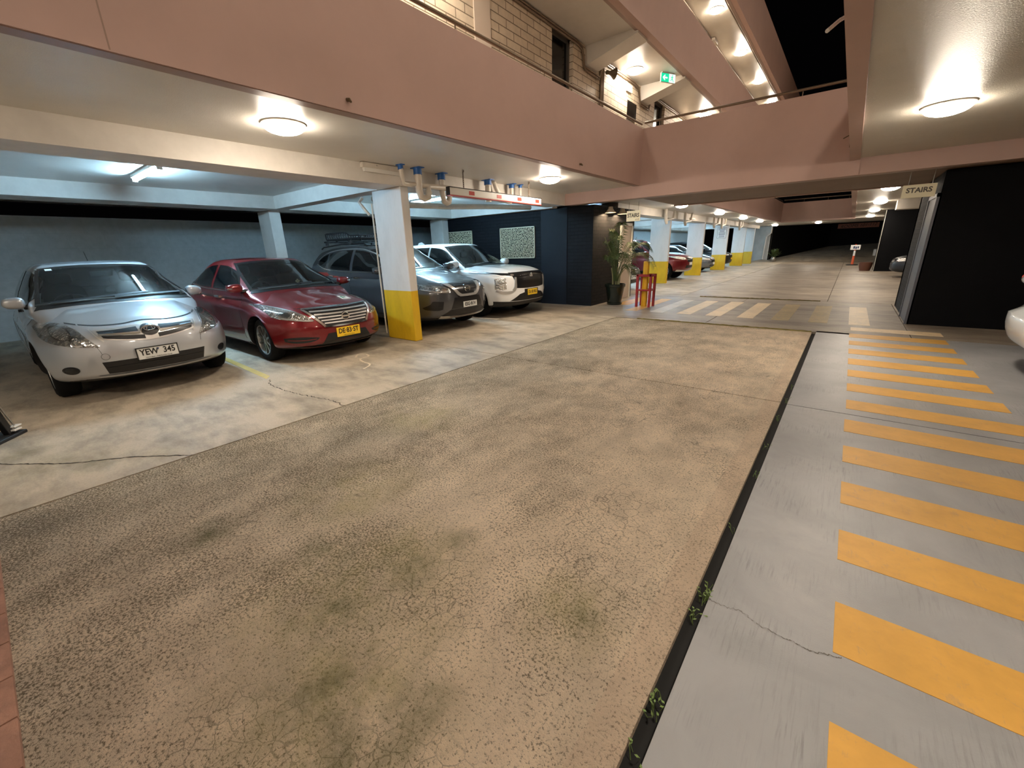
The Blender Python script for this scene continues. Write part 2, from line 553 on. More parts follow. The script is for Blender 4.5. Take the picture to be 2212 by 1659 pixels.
def text_mesh(txt, size, mat, name, parent, M, depth=0.002, xscale=1.0, shear=0.0, offset=0.0, align='CENTER'):
    cu = bpy.data.curves.new('t', 'FONT')
    cu.body = txt; cu.size = size; cu.align_x = align; cu.align_y = 'CENTER'
    cu.extrude = depth / 2; cu.shear = shear; cu.offset = offset
    cu.resolution_u = 3
    t = bpy.data.objects.new('t', cu); COL.objects.link(t)
    bpy.context.view_layer.update()
    me = bpy.data.meshes.new_from_object(t.evaluated_get(bpy.context.evaluated_depsgraph_get()))
    bpy.data.objects.remove(t, do_unlink=True)
    me.transform(M @ Matrix.Diagonal((xscale, 1, 1, 1)))
    me.materials.clear(); me.materials.append(MATS[mat])
    o = bpy.data.objects.new(name, me); COL.objects.link(o)
    if parent is not None: o.parent = parent
    return o

def face_matrix(origin, right, up):
    r = Vector(right).normalized(); u = Vector(up).normalized(); n = r.cross(u)
    return Matrix(((r.x, u.x, n.x, origin[0]), (r.y, u.y, n.y, origin[1]), (r.z, u.z, n.z, origin[2]), (0, 0, 0, 1)))
# ================================================================== THE SETTING
CZ = 2.745      # garage soffit height
BZ = 2.49       # underside of beams
XL, XR = -3.86, -0.26   # faces of left parapet and right slab edge

struct('floor', bx(-40, 30, -12, 34, -0.12, -0.035), 'dark_void')          # dark base seen in the joints
def slab(x0, x1, y0, y1, mat, z=0.0, name='floor'):
    return struct(name, bx(x0, x1, y0, y1, -0.034, z), mat)
fl_bay = slab(-14, -3.856, -6, 4.545, 'bay_concrete')
slab(-14, -3.858, 4.562, 8.60, 'bay_concrete')
fl_drive = slab(-3.834, -0.292, -6, 4.50, 'drive_concrete')
slab(-3.834, -0.292, 4.519, 8.555, 'drive_concrete')
fl_walk = slab(-0.235, 9, -6, 4.475, 'grey_painted_concrete')
slab(-0.235, 9, 4.49, 8.72, 'grey_painted_concrete')
fl_plat = slab(-14, -2.03, 8.60, 13.22, 'platform_concrete')
slab(-2.018, 0.955, 8.60, 13.22, 'platform_concrete')
slab(-0.235, 0.955, 8.60, 8.72, 'platform_concrete', -0.002)
slab(0.965, 9, 8.735, 13.22, 'platform_concrete')
slab(-14, -3.852, 13.232, 39.6, 'bay_concrete')
slab(-3.838, -0.262, 13.232, 39.6, 'platform_concrete')
slab(-0.250, 9, 13.232, 39.6, 'platform_concrete')
# ramp at the far end, rising towards the right-hand back wall
struct('floor', MB().add([(-6.5, 39.64, 0), (2.6, 39.64, 0), (2.6, 48, 1.18), (-1.7, 48, 0.98), (-6.5, 48, 0.05),
                          (-6.5, 39.64, -.1), (2.6, 39.64, -.1), (2.6, 48, -.1), (-1.7, 48, -.1), (-6.5, 48, -.1)],
                         [(0, 1, 2, 3), (0, 3, 4), (5, 9, 8, 7, 6), (0, 5, 6, 1), (1, 6, 7, 2), (2, 7, 8, 3), (3, 8, 9, 4), (4, 9, 5, 0)]), 'bay_concrete')

# painted markings: parts of the floor they are painted on
def paint(x0, x1, y0, y1, mat, parent, z=0.0, name='painted_stripe'):
    return bx(x0, x1, y0, y1, z - .001, z + .0022).build(name, mat, parent)
for (a, b) in ((5.53, 5.24), (6.16, 5.85), (6.79, 6.46), (7.43, 7.10), (8.06, 7.74), (8.70, 8.36), (4.92, 4.64)):
    paint(.205, 1.33, b, a, 'yellow_floor_paint', fl_walk)
paint(.22, 1.35, 9.02, 9.37, 'cream_floor_paint', fl_plat)
for (a, b) in ((4.33, 4.03), (3.72, 3.42), (3.10, 2.81), (2.51, 2.235), (1.92, 1.63), (1.33, 1.03), (.72, .43), (.12, -.18)):
    paint(.198, 1.33, b, a, 'yellow_floor_paint', fl_walk)
for i in range(9):
    xx = -4.73 + i * .615
    mt = {0: 'yellow_floor_paint', 1: 'yellow_floor_paint', 2: 'white_floor_paint', 6: 'faded_floor_paint', 7: 'faded_floor_paint'}.get(i, 'cream_floor_paint')
    if i == 0:
        paint(xx - .1, xx + .29, 10.6, 12.3, mt, fl_plat)
    else:
        paint(xx, xx + .30, 9.66, 12.3, mt, fl_plat)
# yellow bay line between the silver and the red car, white line further on
MB().prism([(-7.6, 2.17), (-7.6, 2.09), (-5.62, 2.00), (-5.72, 2.085)], -.001, .003).build('painted_stripe', 'bay_line_paint', fl_bay)
MB().prism([(-10.4, 2.44), (-10.4, 2.37), (-7.6, 2.09), (-7.6, 2.17)], -.001, .003).build('painted_stripe', 'bay_line_paint', fl_bay)
MB().prism([(-9.5, 7.25), (-9.5, 7.05), (-6.0, 7.02), (-6.05, 7.20)], -.001, .003).build('painted_stripe', 'white_floor_paint', fl_bay)

# raised edges of the crossing platform, worn yellow lips
def lip(x0, x1, y, name, w=.075):
    m = MB()
    n = 60
    rng = random.Random(3)
    top, bot = [], []
    for i in range(n + 1):
        x = x0 + (x1 - x0) * i / n
        j = rng.uniform(-.012, .012)
        top.append((x, y + w + j, .004)); bot.append((x, y, .022 + rng.uniform(-.004, .004)))
    vs = top + bot + [(p[0], y - .004, -.03) for p in bot]
    fs = []
    for i in range(n):
        fs += [(i, i + 1, n + 2 + i, n + 1 + i), (n + 1 + i, n + 2 + i, 2 * n + 3 + i, 2 * n + 2 + i)]
    m.add(vs, fs)
    return struct(name, m, 'moss_edge')
lip(-3.36, -0.30, 8.56, 'trim_1')
lip(-3.3, -0.4, 13.20, 'trim_2', .06)

# ceilings
struct('ceiling', bx(-13.9, XL - .10, -6, 9.7, CZ, 2.95), 'ceiling_paint')
struct('ceiling', bx(-13.9, XL - .10, 9.7, 33.1, CZ, 2.95), 'ceiling_paint')
struct('ceiling', bx(XR + .12, 9, -6, 9.55, CZ, 2.95), 'stipple_ceiling')
struct('ceiling', bx(XR + .12, 9, 12.45, 33.1, CZ, 2.95), 'stipple_ceiling')
struct('ceiling', bx(-13.9, 9, 33.1, 40.6, CZ - .05, 2.95), 'ceiling_paint')
# bridge slab across the drive
struct('ceiling', bx(XL - .1, 9, 9.80, 12.43, BZ + .02, 2.95), 'brown_soffit')

# parapets (pink)
def parapet(name, x0, x1, y0, y1, z0, z1):
    return struct(name, bx(x0, x1, y0, y1, z0, z1), 'pink_paint')
parapet('wall_parapet_left', XL - .14, XL, -6, 9.56, CZ - .012, 3.82)
parapet('wall_parapet_left_far', XL - .14, XL, 12.30, 33.1, CZ - .06, 3.82)
parapet('wall_parapet_bridge', -5.75, XR + .16, 9.52, 9.66, BZ, 2.745)
parapet('wall_parapet_bridge', XL - .14, XR + .16, 9.52, 9.66, 2.745, 3.82)
parapet('wall_parapet_bridge', XR + .16, 9, 9.52, 9.66, BZ, 2.76)
struct('trim_3', bx(-5.75, 9, 9.66, 9.80, BZ, 2.56), 'lip_metal')
parapet('wall_parapet_bridge', XL - .14, XR + .1, 12.31, 12.45, BZ, 3.82)
parapet('wall_parapet_bridge', XR + .1, 9, 12.36, 12.45, BZ, 2.76)
parapet('wall_parapet_far', XL, XR + .14, 33.0, 33.14, CZ - .09, 3.80)
parapet('wall_parapet_right', XR, XR + .13, -6, 9.52, CZ - .03, 3.82)
parapet('wall_parapet_right', XR, XR + .13, 12.45, 33.0, CZ - .03, 3.82)
# narrow darker lip below the left parapet
struct('trim_4', bx(XL - .13, XL - .012, -6, 9.5, CZ - .018, CZ - .008), 'lip_metal')
# plaster joints on the parapet faces
for (y, z0, z1) in ((0.91, 2.74, 3.82),):
    struct('trim_5', bx(XL - .001, XL + .0015, y - .004, y + .004, z0, z1), 'lip_metal')

# upper floors on the left side
struct('floor', bx(-5.4, XL - .14, -6, 33, 2.95, 3.0), 'ceiling_paint')
struct('ceiling', bx(-6.2, XL - .14, -6, 33, 5.54, 5.72), 'ceiling_paint')
parapet('wall_parapet_upper', XL - .14, XL, -6, 33, 5.50, 6.64)
struct('trim_6', bx(XL - .20, XL - .14, -6, 33, 5.50, 5.54), 'lip_metal')
struct('ceiling', bx(-6.2, XL - .14, -6, 36, 8.28, 8.46), 'stipple_ceiling')
parapet('wall_parapet_top', XL - .14, XL, -6, 36, 8.23, 9.55)
struct('trim_7', bx(XL - .22, XL - .14, -6, 36, 8.22, 8.28), 'lip_metal')
# right-hand building above, out of view; slabs added to carry the fill domes
struct('ceiling', bx(XR + .13, 6, -6, 33, 5.54, 5.72), 'stipple_ceiling')
parapet('wall_parapet_upper_right', XR, XR + .13, -6, 33, 5.50, 6.64)
struct('ceiling', bx(XR + .13, 6, -6, 33, 8.28, 8.46), 'stipple_ceiling')
parapet('wall_parapet_top_right', XR, XR + .13, -6, 33, 8.23, 9.55)
struct('wall_upper_right', bx(2.0, 2.15, -6, 33, 5.72, 8.28), 'cream_brick')
struct('ceiling', bx(XR + .13, 6, -6, 33, 11.0, 11.2), 'stipple_ceiling')
struct('wall_upper_right', bx(2.0, 2.15, -6, 33, 8.46, 11.0), 'cream_brick')
struct('wall_upper_right', bx(2.0, 2.15, -6, 33, 2.95, 5.54), 'cream_brick')

# brick wall of the first-floor gallery, with its openings left free
BXW = -5.15
openings = [(8.0, 8.78, 2.95, 5.50), (11.55, 12.15, 2.95, 5.06), (13.42, 14.27, 2.95, 5.50), (19.0, 19.9, 2.95, 5.3), (1.6, 2.5, 2.95, 5.3)]
ys = sorted([-6, 33] + [o[0] for o in openings] + [o[1] for o in openings])
m = MB()
for a, b in zip(ys[:-1], ys[1:]):
    op = [o for o in openings if abs(o[0] - a) < 1e-6 and abs(o[1] - b) < 1e-6]
    if op:
        m.box(BXW - .22, BXW, a, b, op[0][3], 5.545)
    else:
        m.box(BXW - .22, BXW, a, b, 2.95, 5.545)
struct('wall_gallery', m, 'cream_brick')
struct('wall_gallery_top', bx(BXW - .22, BXW, -6, 36, 5.72, 8.29), 'cream_brick')
# gallery downstand beams
for i, y in enumerate((9.30, 12.35, 17.3, 22.2)):
    m = MB().add([(-5.16, y, 5.545), (-5.16, y, 5.18), (XL - .14, y, 5.46), (XL - .14, y, 5.545),
                  (-5.16, y + .5, 5.545), (-5.16, y + .5, 5.18), (XL - .14, y + .5, 5.46), (XL - .14, y + .5, 5.545)],
                 [(0, 1, 2, 3), (7, 6, 5, 4), (0, 4, 5, 1), (1, 5, 6, 2), (2, 6, 7, 3), (3, 7, 4, 0)])
    struct('trim_%d' % (8 + i), m, 'ceiling_paint')

# beams of the parking bays
struct('trim_12', bx(-6.30, -5.75, -6, 9.52, BZ, CZ), 'beam_paint')
struct('trim_13', bx(-6.30, -5.75, 12.6, 38, BZ, CZ), 'beam_paint')
struct('trim_14', bx(-10.75, -10.05, -6, 38, BZ, CZ), 'beam_paint')
struct('trim_15', bx(-10.05, -6.30, 4.50, 4.78, BZ, CZ), 'beam_paint')
struct('trim_16', bx(-10.05, -6.30, 9.80, 10.05, BZ, CZ), 'beam_paint')
for i, y in enumerate((17.5, 22.6, 27.7, 33.0)):
    struct('trim_%d' % (17 + i), bx(-10.05, -6.30, y, y + .25, BZ, CZ), 'beam_paint')

# walls
struct('wall_back', bx(-13.55, -13.3, -6, 20, -.03, 2.44), 'painted_block')
struct('wall_back_far', bx(-11.2, -11.0, 12.8, 38, -.03, CZ), 'painted_block')
struct('wall_black_left', bx(-11.05, -6.8, 10.05, 10.25, -.03, BZ + .02), 'dark_brick_front')
struct('wall_black_panel', bx(-6.8, -5.97, 10.0, 10.25, -.03, BZ), 'navy_panel')
struct('wall_black_block', bx(-6.8, -5.22, 10.03, 12.62, -.03, BZ + .01), ['dark_brick_side'])
struct('wall_black_front', bx(-5.97, -5.222, 10.018, 10.03, -.03, BZ), 'dark_brick_front')
struct('wall_black_left_far', bx(-11.05, -6.8, 12.4, 12.62, -.03, CZ), 'dark_brick_front')
struct('wall_white_far', MB().prism([(-8.5, 43.2), (-5.3, 40.5), (-5.2, 40.6), (-8.4, 43.4)], -.05, CZ), 'beam_paint')
struct('wall_black_far', MB().prism([(-5.25, 40.5), (-1.72, 47.9), (-1.85, 48), (-5.4, 40.6)], -.05, 3.3), 'charcoal_panel')
struct('wall_black_rooms', bx(-1.8, 2.8, 48.0, 48.2, .3, 3.3), 'charcoal_panel')
struct('wall_black_rooms_side', bx(2.55, 2.75, 36, 48.0, -.05, 3.3), 'charcoal_panel')

# right-hand black block with its brick return and door frame
struct('wall_right_block', bx(1.0, 7.0, 10.15, 10.4, -.03, BZ), 'charcoal_panel')
struct('wall_right_side', bx(1.0, 1.25, 11.24, 13.0, -.03, BZ), 'dark_brick_side')
struct('wall_right_side_front', bx(1.0, 1.25, 10.4, 11.24, 2.12, BZ), 'dark_brick_side')
struct('wall_right_inner', bx(1.9, 2.0, 10.4, 11.3, -.03, BZ), 'grey_frame')
struct('wall_right_back', bx(1.0, 7.0, 12.8, 13.0, -.03, BZ), 'charcoal_panel')
struct('wall_right_pillar', bx(1.0, 3.2, 26.9, 28.2, -.03, CZ), 'charcoal_panel')
struct('trim_22', bx(.985, 1.0, 26.86, 26.95, -.03, CZ), 'beam_paint')
struct('trim_23', bx(1.0, 4, 20.6, 21.2, BZ - .05, CZ), 'beam_paint')
struct('wall_right_far', bx(6.8, 7.0, -6, 40, -.03, CZ), 'charcoal_panel')
struct('wall_behind', bx(-14, 9, -6.2, -6.0, -.03, CZ), 'beam_paint')
# open grey door frame on the corner of the right block
dr = thing('door_1', None, None, (1.0, 10.7, 0)); dr['kind'] = 'structure'
bx(-.02, .03, -.48, .47, .01, 2.10).build('door_leaf', 'grey_frame', dr)
MB().box(-.035, .02, -.55, -.48, 0, 2.16).box(-.035, .02, .47, .54, 0, 2.16).box(-.035, .02, -.55, .54, 2.10, 2.16).build('door_frame', 'grey_frame', dr)
struct('trim_24', bx(XR - .0, XR + .14, 9.50, 9.52, BZ, 3.82), 'pink_paint')

# low brick wall with a steel channel just left of the camera
struct('wall_camera_left', bx(-3.83, 1.0, -.62, -.40, -.03, 1.15), 'kerb_brick')
m = MB()
xx = -3.84
while xx < 0.9:
    m.box(xx, xx + .229, -.335, -.288, 0, .022)
    xx += .236
struct('trim_25', m, 'kerb_brick')
struct('trim_26', bx(-3.84, 1.0, -.40, -.378, .0, .10), 'steel')

# kerb / pipe conduit of joints: dark gap fill is the base floor
# ================================================================== CARS
def pchip(tab):
    xs = np.array([t[0] for t in tab], float); ys = np.array([t[1] for t in tab], float)
    h = np.diff(xs); d = np.diff(ys) / h
    m = np.zeros(len(xs))
    m[0], m[-1] = d[0], d[-1]
    for i in range(1, len(xs) - 1):
        if d[i - 1] * d[i] > 0:
            w1, w2 = 2 * h[i] + h[i - 1], h[i] + 2 * h[i - 1]
            m[i] = (w1 + w2) / (w1 / d[i - 1] + w2 / d[i])
    def f(x):
        x = min(max(x, xs[0]), xs[-1])
        i = min(int(np.searchsorted(xs, x, 'right')) - 1, len(h) - 1)
        t = (x - xs[i]) / h[i]
        return float(ys[i] * (2 * t**3 - 3 * t**2 + 1) + m[i] * h[i] * (t**3 - 2 * t**2 + t) + ys[i + 1] * (-2 * t**3 + 3 * t**2) + m[i + 1] * h[i] * (t**3 - t**2))
    return f

def sstep(a, b, x):
    t = min(1, max(0, (x - a) / (b - a)))
    return t * t * (3 - 2 * t)

def spaced(n, k=0.75):
    out = []
    for i in range(n + 1):
        t = -1 + 2 * i / n
        out.append((1 - k) * t + k * math.sin(t * math.pi / 2))
    return out

def round_box(na, nb, nc, ra, rb, rc, top=True):
    """surface grid of a unit cube with rounded edges -> verts (a,b,c), quads"""
    A, B, Cc = spaced(na), spaced(nb), spaced(nc)
    idx, vs, fs = {}, [], []
    def vid(i, j, k):
        key = (i, j, k)
        if key not in idx:
            p = (A[i], B[j], Cc[k])
            q = [max(-1 + r, min(1 - r, x)) for x, r in zip(p, (ra, rb, rc))]
            d = [(x - y) / r for x, y, r in zip(p, q, (ra, rb, rc))]
            L = math.sqrt(sum(x * x for x in d))
            if L > 1e-9:
                mx = max(abs(x) for x in d)
                d = [x / L * mx for x in d]
            vs.append(tuple(y + x * r for y, x, r in zip(q, d, (ra, rb, rc))))
            idx[key] = len(vs) - 1
        return idx[key]
    for i in range(na):
        for j in range(nb):
            fs.append((vid(i, j, 0), vid(i, j + 1, 0), vid(i + 1, j + 1, 0), vid(i + 1, j, 0)))
            fs.append((vid(i, j, nc), vid(i + 1, j, nc), vid(i + 1, j + 1, nc), vid(i, j + 1, nc)))
    for i in range(na):
        for k in range(nc):
            fs.append((vid(i, 0, k), vid(i + 1, 0, k), vid(i + 1, 0, k + 1), vid(i, 0, k + 1)))
            fs.append((vid(i, nb, k), vid(i, nb, k + 1), vid(i + 1, nb, k + 1), vid(i + 1, nb, k)))
    for j in range(nb):
        for k in range(nc):
            fs.append((vid(0, j, k), vid(0, j, k + 1), vid(0, j + 1, k + 1), vid(0, j + 1, k)))
            fs.append((vid(na, j, k), vid(na, j + 1, k), vid(na, j + 1, k + 1), vid(na, j, k + 1)))
    return vs, fs

def catmull(pts, n=8, closed=False):
    P = [Vector((p[0], p[1])) for p in pts]
    out = []
    N = len(P)
    rng = N if closed else N - 1
    for i in range(rng):
        if closed:
            p0, p1, p2, p3 = P[i - 1], P[i], P[(i + 1) % N], P[(i + 2) % N]
        else:
            p1, p2 = P[i], P[i + 1]
            p0 = P[i - 1] if i > 0 else p1 * 2 - p2
            p3 = P[i + 2] if i + 2 < N else p2 * 2 - p1
        for k in range(n):
            t = k / n
            out.append(0.5 * ((2 * p1) + (-p0 + p2) * t + (2 * p0 - 5 * p1 + 4 * p2 - p3) * t * t + (-p0 + 3 * p1 - 3 * p2 + p3) * t**3))
    if not closed:
        out.append(P[-1])
    return out

def resample(pts, n, closed=False):
    P = list(pts) + ([pts[0]] if closed else [])
    L = [0]
    for a, b in zip(P[:-1], P[1:]):
        L.append(L[-1] + (b - a).length)
    out = []
    j = 0
    cnt = n if closed else n + 1
    for i in range(cnt):
        s = L[-1] * i / n
        while j < len(L) - 2 and L[j + 1] < s:
            j += 1
        t = (s - L[j]) / max(1e-9, L[j + 1] - L[j])
        out.append(P[j].lerp(P[j + 1], t))
    return out

def pip(x, y, poly):
    c = False
    n = len(poly)
    for i in range(n):
        x1, y1 = poly[i][0], poly[i][1]; x2, y2 = poly[i - 1][0], poly[i - 1][1]
        if (y1 > y) != (y2 > y) and x < (x2 - x1) * (y - y1) / (y2 - y1) + x1:
            c = not c
    return c

def paint_mat(name, col, metal=0.0, rough=0.35, flake=0.0, coat=1.0):
    m, nt, b = new_mat(name)
    S(b, Base_Color=(*col, 1), Metallic=metal, Roughness=rough)
    b.inputs['Coat Weight'].default_value = coat
    b.inputs['Coat Roughness'].default_value = 0.03
    # inside of the shell is bare dark trim
    g = nt.nodes.new('ShaderNodeNewGeometry')
    c = mixc(nt, g.outputs['Backfacing'], col, (0.01, 0.01, 0.011))
    nt.links.new(c, b.inputs['Base Color'])
    return m

def glass_mat(name, tint, alpha):
    m, nt, b = new_mat(name)
    out = nt.nodes['Material Output']
    tr = nt.nodes.new('ShaderNodeBsdfTransparent'); tr.inputs[0].default_value = (*tint, 1)
    gl = nt.nodes.new('ShaderNodeBsdfGlossy'); gl.inputs['Roughness'].default_value = 0.03
    fr = nt.nodes.new('ShaderNodeFresnel'); fr.inputs['IOR'].default_value = 1.5
    dk = nt.nodes.new('ShaderNodeBsdfDiffuse'); dk.inputs[0].default_value = (0.01, 0.012, 0.013, 1)
    mx0 = nt.nodes.new('ShaderNodeMixShader'); mx0.inputs[0].default_value = alpha
    mx = nt.nodes.new('ShaderNodeMixShader')
    nt.links.new(tr.outputs[0], mx0.inputs[1]); nt.links.new(dk.outputs[0], mx0.inputs[2])
    nt.links.new(math_n(nt, 'MULTIPLY', fr.outputs[0], 1.3, True), mx.inputs[0])
    nt.links.new(mx0.outputs[0], mx.inputs[1]); nt.links.new(gl.outputs[0], mx.inputs[2])
    nt.links.new(mx.outputs[0], out.inputs[0])
    return m

paint_mat('silver_paint', (0.52, 0.54, 0.57), 0.55, 0.34)
paint_mat('red_car_paint', (0.17, 0.005, 0.009), 0.4, 0.30)
paint_mat('graphite_paint', (0.088, 0.089, 0.097), 0.4, 0.30)
paint_mat('pearl_white_paint', (0.84, 0.84, 0.83), 0.0, 0.35)
paint_mat('far_white_paint', (0.66, 0.69, 0.70), 0.0, 0.35)
paint_mat('far_red_paint', (0.17, 0.005, 0.008), 0.3, 0.35)
paint_mat('far_grey_paint', (0.16, 0.17, 0.18), 0.5, 0.3)
paint_mat('black_car_paint', (0.004, 0.004, 0.005), 0.0, 0.5, coat=.25)
glass_mat('windscreen_glass', (0.62, 0.72, 0.72), 0.10)
glass_mat('privacy_glass', (0.10, 0.11, 0.12), 0.55)
glass_mat('lens_glass', (0.93, 0.94, 0.95), 0.0)
simple('frit_black', (0.004, 0.004, 0.005), 0.12, coat=0.6)
simple('trim_black', (0.008, 0.008, 0.009), 0.42)
simple('gloss_black', (0.005, 0.005, 0.006), 0.30, coat=0.3)
simple('chrome', (0.86, 0.85, 0.83), 0.16, metal=1.0)
simple('satin_silver', (0.66, 0.65, 0.63), 0.3, metal=0.75)
simple('rubber', (0.006, 0.006, 0.0065), 0.85, spec=0.2)
simple('alloy', (0.46, 0.46, 0.46), 0.28, metal=0.85)
simple('brake_dark', (0.02, 0.02, 0.02), 0.6)
simple('cabin_cloth', (0.020, 0.021, 0.022), 0.85)
simple('cabin_plastic', (0.030, 0.031, 0.033), 0.55)
def faceted(name, col, rough, sc, st):
    m, nt, b = new_mat(name)
    S(b, Base_Color=(*col, 1), Roughness=rough, Metallic=0.85)
    tc = nt.nodes.new('ShaderNodeTexCoord')
    v = nt.nodes.new('ShaderNodeTexVoronoi'); v.inputs['Scale'].default_value = sc
    nt.links.new(tc.outputs['Object'], v.inputs['Vector'])
    bump(nt, b, v.outputs['Distance'], st, 0.02)
faceted('lamp_reflector', (0.80, 0.78, 0.74), 0.14, 34, 0.9)
faceted('lamp_housing', (0.50, 0.50, 0.49), 0.22, 20, 0.6)
simple('amber_lens', (0.45, 0.16, 0.02), 0.2)
simple('seam_dark', (0.006, 0.006, 0.006), 0.8)
simple('plate_white', (0.66, 0.66, 0.63), 0.45)
simple('plate_yellow', (0.82, 0.52, 0.02), 0.45)
simple('plate_ink', (0.012, 0.012, 0.012), 0.5)
simple('plate_ink_blue', (0.03, 0.05, 0.12), 0.5)
simple('p_green', (0.01, 0.16, 0.07), 0.5)
simple('dash_cover', (0.62, 0.86, 0.84), 0.6)

class Car:
    def __init__(s, sp, name, label, loc, rz, group=None, dens=1.0, cat='car'):
        s.sp = sp
        s.L, s.W = sp['L'], sp['W']
        s.root = thing(name, label, cat, loc, rz, group)
        s.dens = dens
        s.fn = {k: pchip(sp[k]) for k in ('nose', 'tail', 'deck', 'plan', 'sect', 'bottom', 'roof', 'belt', 'cab_w', 'ws', 'rg')}
        s.make_shell()
    # ---- local coordinates: x = L/2 - u
    def P(s, u, v, z):
        return (s.L / 2 - u, v, z)
    def lower(s, a, b, c):
        sp, fn, L = s.sp, s.fn, s.L
        u0 = (a + 1) / 2 * L
        zt = fn['deck'](u0)
        # fender edge falls away from the bonnet centre
        cr = sp.get('crown', .09) * (1 - .35 * sstep(sp['cowl'] - .1, sp['cowl'] + .5, u0)) + .02
        cr_r = sp.get('crown_r', .05) * sstep(L - .9, L - .2, u0)
        zt -= (cr + cr_r) * abs(b) ** 2.4
        zb = fn['bottom'](u0)
        z = zb + (zt - zb) * (c + 1) / 2
        hw = s.W / 2 * fn['plan'](u0)
        hs = fn['sect'](z / sp['beltz'])
        v = b * hw * hs
        ab = abs(b)
        uF = fn['nose'](z) + sp.get('bowF', .42) * ab ** sp.get('bowFp', 3.0) + sp.get('bowF2', .05) * ab ** 2
        uR = fn['tail'](z) - sp.get('bowR', .30) * ab ** 3.2
        u = uF + (uR - uF) * (a + 1) / 2
        # wheel flares and a shoulder crease
        sg = 1 if b > 0 else -1
        side = sstep(.75, .98, ab)
        R = sp['R']
        for uw in (sp['fo'], sp['fo'] + sp['wb']):
            d = math.hypot(u - uw, z - R)
            v += sg * side * sp.get('flare', .02) * math.exp(-((d - R * 1.12) / .10) ** 2)
        zc = sp.get('crease', .72)
        v += sg * side * .010 * math.exp(-((z - zc - .03 * (u - 2) / 2) / .05) ** 2) * sstep(.5, 1.2, u) * (1 - sstep(L - .6, L - .2, u))
        v -= sg * side * .012 * math.exp(-((z - zc + .20) / .10) ** 2) * sstep(sp['fo'] + .5, sp['fo'] + .8, u) * (1 - sstep(sp['fo'] + sp['wb'] - .8, sp['fo'] + sp['wb'] - .5, u))
        # bonnet sculpting
        if c > .6 and u < sp['cowl'] + .1:
            e = sp.get('ridge', .55)
            z += sp.get('ridge_h', .014) * math.exp(-((ab - e) / .10) ** 2) * sstep(.05, .5, u)
        return u, v, z
    def upper(s, a, b, c):
        fn, sp = s.fn, s.sp
        t = (c + 1) / 2
        ab = abs(b)
        # the greenhouse carries on down inside the lower body so that no edge shows
        te = t
        for _ in range(3):
            tc = max(te, 0.0)
            uF = fn['ws'](tc) + min(te, 0.0) * .95 + sp.get('bowW', .16) * ab ** 2.2
            uR = fn['rg'](tc) - min(te, 0.0) * .3 - sp.get('bowRG', .10) * ab ** 2.2
            u = uF + (uR - uF) * (a + 1) / 2
            z0 = fn['belt'](u) - .07
            zt = fn['roof'](u) - .030 * ab ** 2.2
            zb = z0 - .16
            z = zb + (zt - zb) * t
            te = (z - z0) / (zt - z0)
        tc = max(te, 0.0)
        hw = s.W / 2 * fn['cab_w'](tc) * (1 - .03 * (1 - sstep(0, .9, u - fn['ws'](tc))))
        hw *= 1 + min(te, 0.0) * .25
        hw *= 1 - .10 * sstep(s.L - 1.4, s.L - .1, u)
        v = b * hw
        return u, v, z
    def make_shell(s):
        sp = s.sp
        k = s.dens
        vs, fs = round_box(int(96 * k), int(34 * k), int(26 * k), *sp.get('rl', (.075, .16, .30)))
        P = [s.P(*s.lower(*p)) for p in vs]
        me = bpy.data.meshes.new('body'); me.from_pydata(P, [], fs)
        o = bpy.data.objects.new('body', me); COL.objects.link(o)
        for m in (sp['paint'], 'trim_black', 'cabin_plastic'):
            me.materials.append(MATS[m])
        for zz, ff in ((sp.get('sill', .24), 1),):
            pass
        bm = bmesh.new(); bm.from_mesh(me); bmesh.ops.recalc_face_normals(bm, faces=bm.faces); bm.to_mesh(me); bm.free()
        # wheel arches
        R = sp['R']
        for uw in (sp['fo'], sp['fo'] + sp['wb']):
            for sg in (-1, 1):
                cb = MB().lathe([(R * sp.get('arch', 1.14), -.27), (R * sp.get('arch', 1.14), .27)], s.P(uw, sg * (s.W / 2 - .02), R * 1.02), 'y', 40)
                co = cb.build('cut', 'trim_black')
                md = o.modifiers.new('arch', 'BOOLEAN'); md.operation = 'DIFFERENCE'; md.object = co; md.solver = 'EXACT'
                md.material_mode = 'TRANSFER' if hasattr(md, 'material_mode') else md.material_mode
        bpy.context.view_layer.update()
        dg = bpy.context.evaluated_depsgraph_get()
        me2 = bpy.data.meshes.new_from_object(o.evaluated_get(dg))
        for c in [x for x in bpy.data.objects if x.name.startswith('cut')]:
            bpy.data.objects.remove(c, do_unlink=True)
        o.modifiers.clear(); o.data = me2
        bm = bmesh.new(); bm.from_mesh(me2); bmesh.ops.recalc_face_normals(bm, faces=bm.faces); bm.to_mesh(me2); bm.free()
        names = [m.name if m else '' for m in me2.materials]
        if 'trim_black' not in names:
            me2.materials.append(MATS['trim_black'])
        if 'cabin_plastic' not in names:
            me2.materials.append(MATS['cabin_plastic'])
        names = [m.name if m else '' for m in me2.materials]
        ip, ib, ic = names.index(sp['paint']), names.index('trim_black'), names.index('cabin_plastic')
        ws0, rg0 = s.fn['ws'](.1), s.fn['rg'](.1)
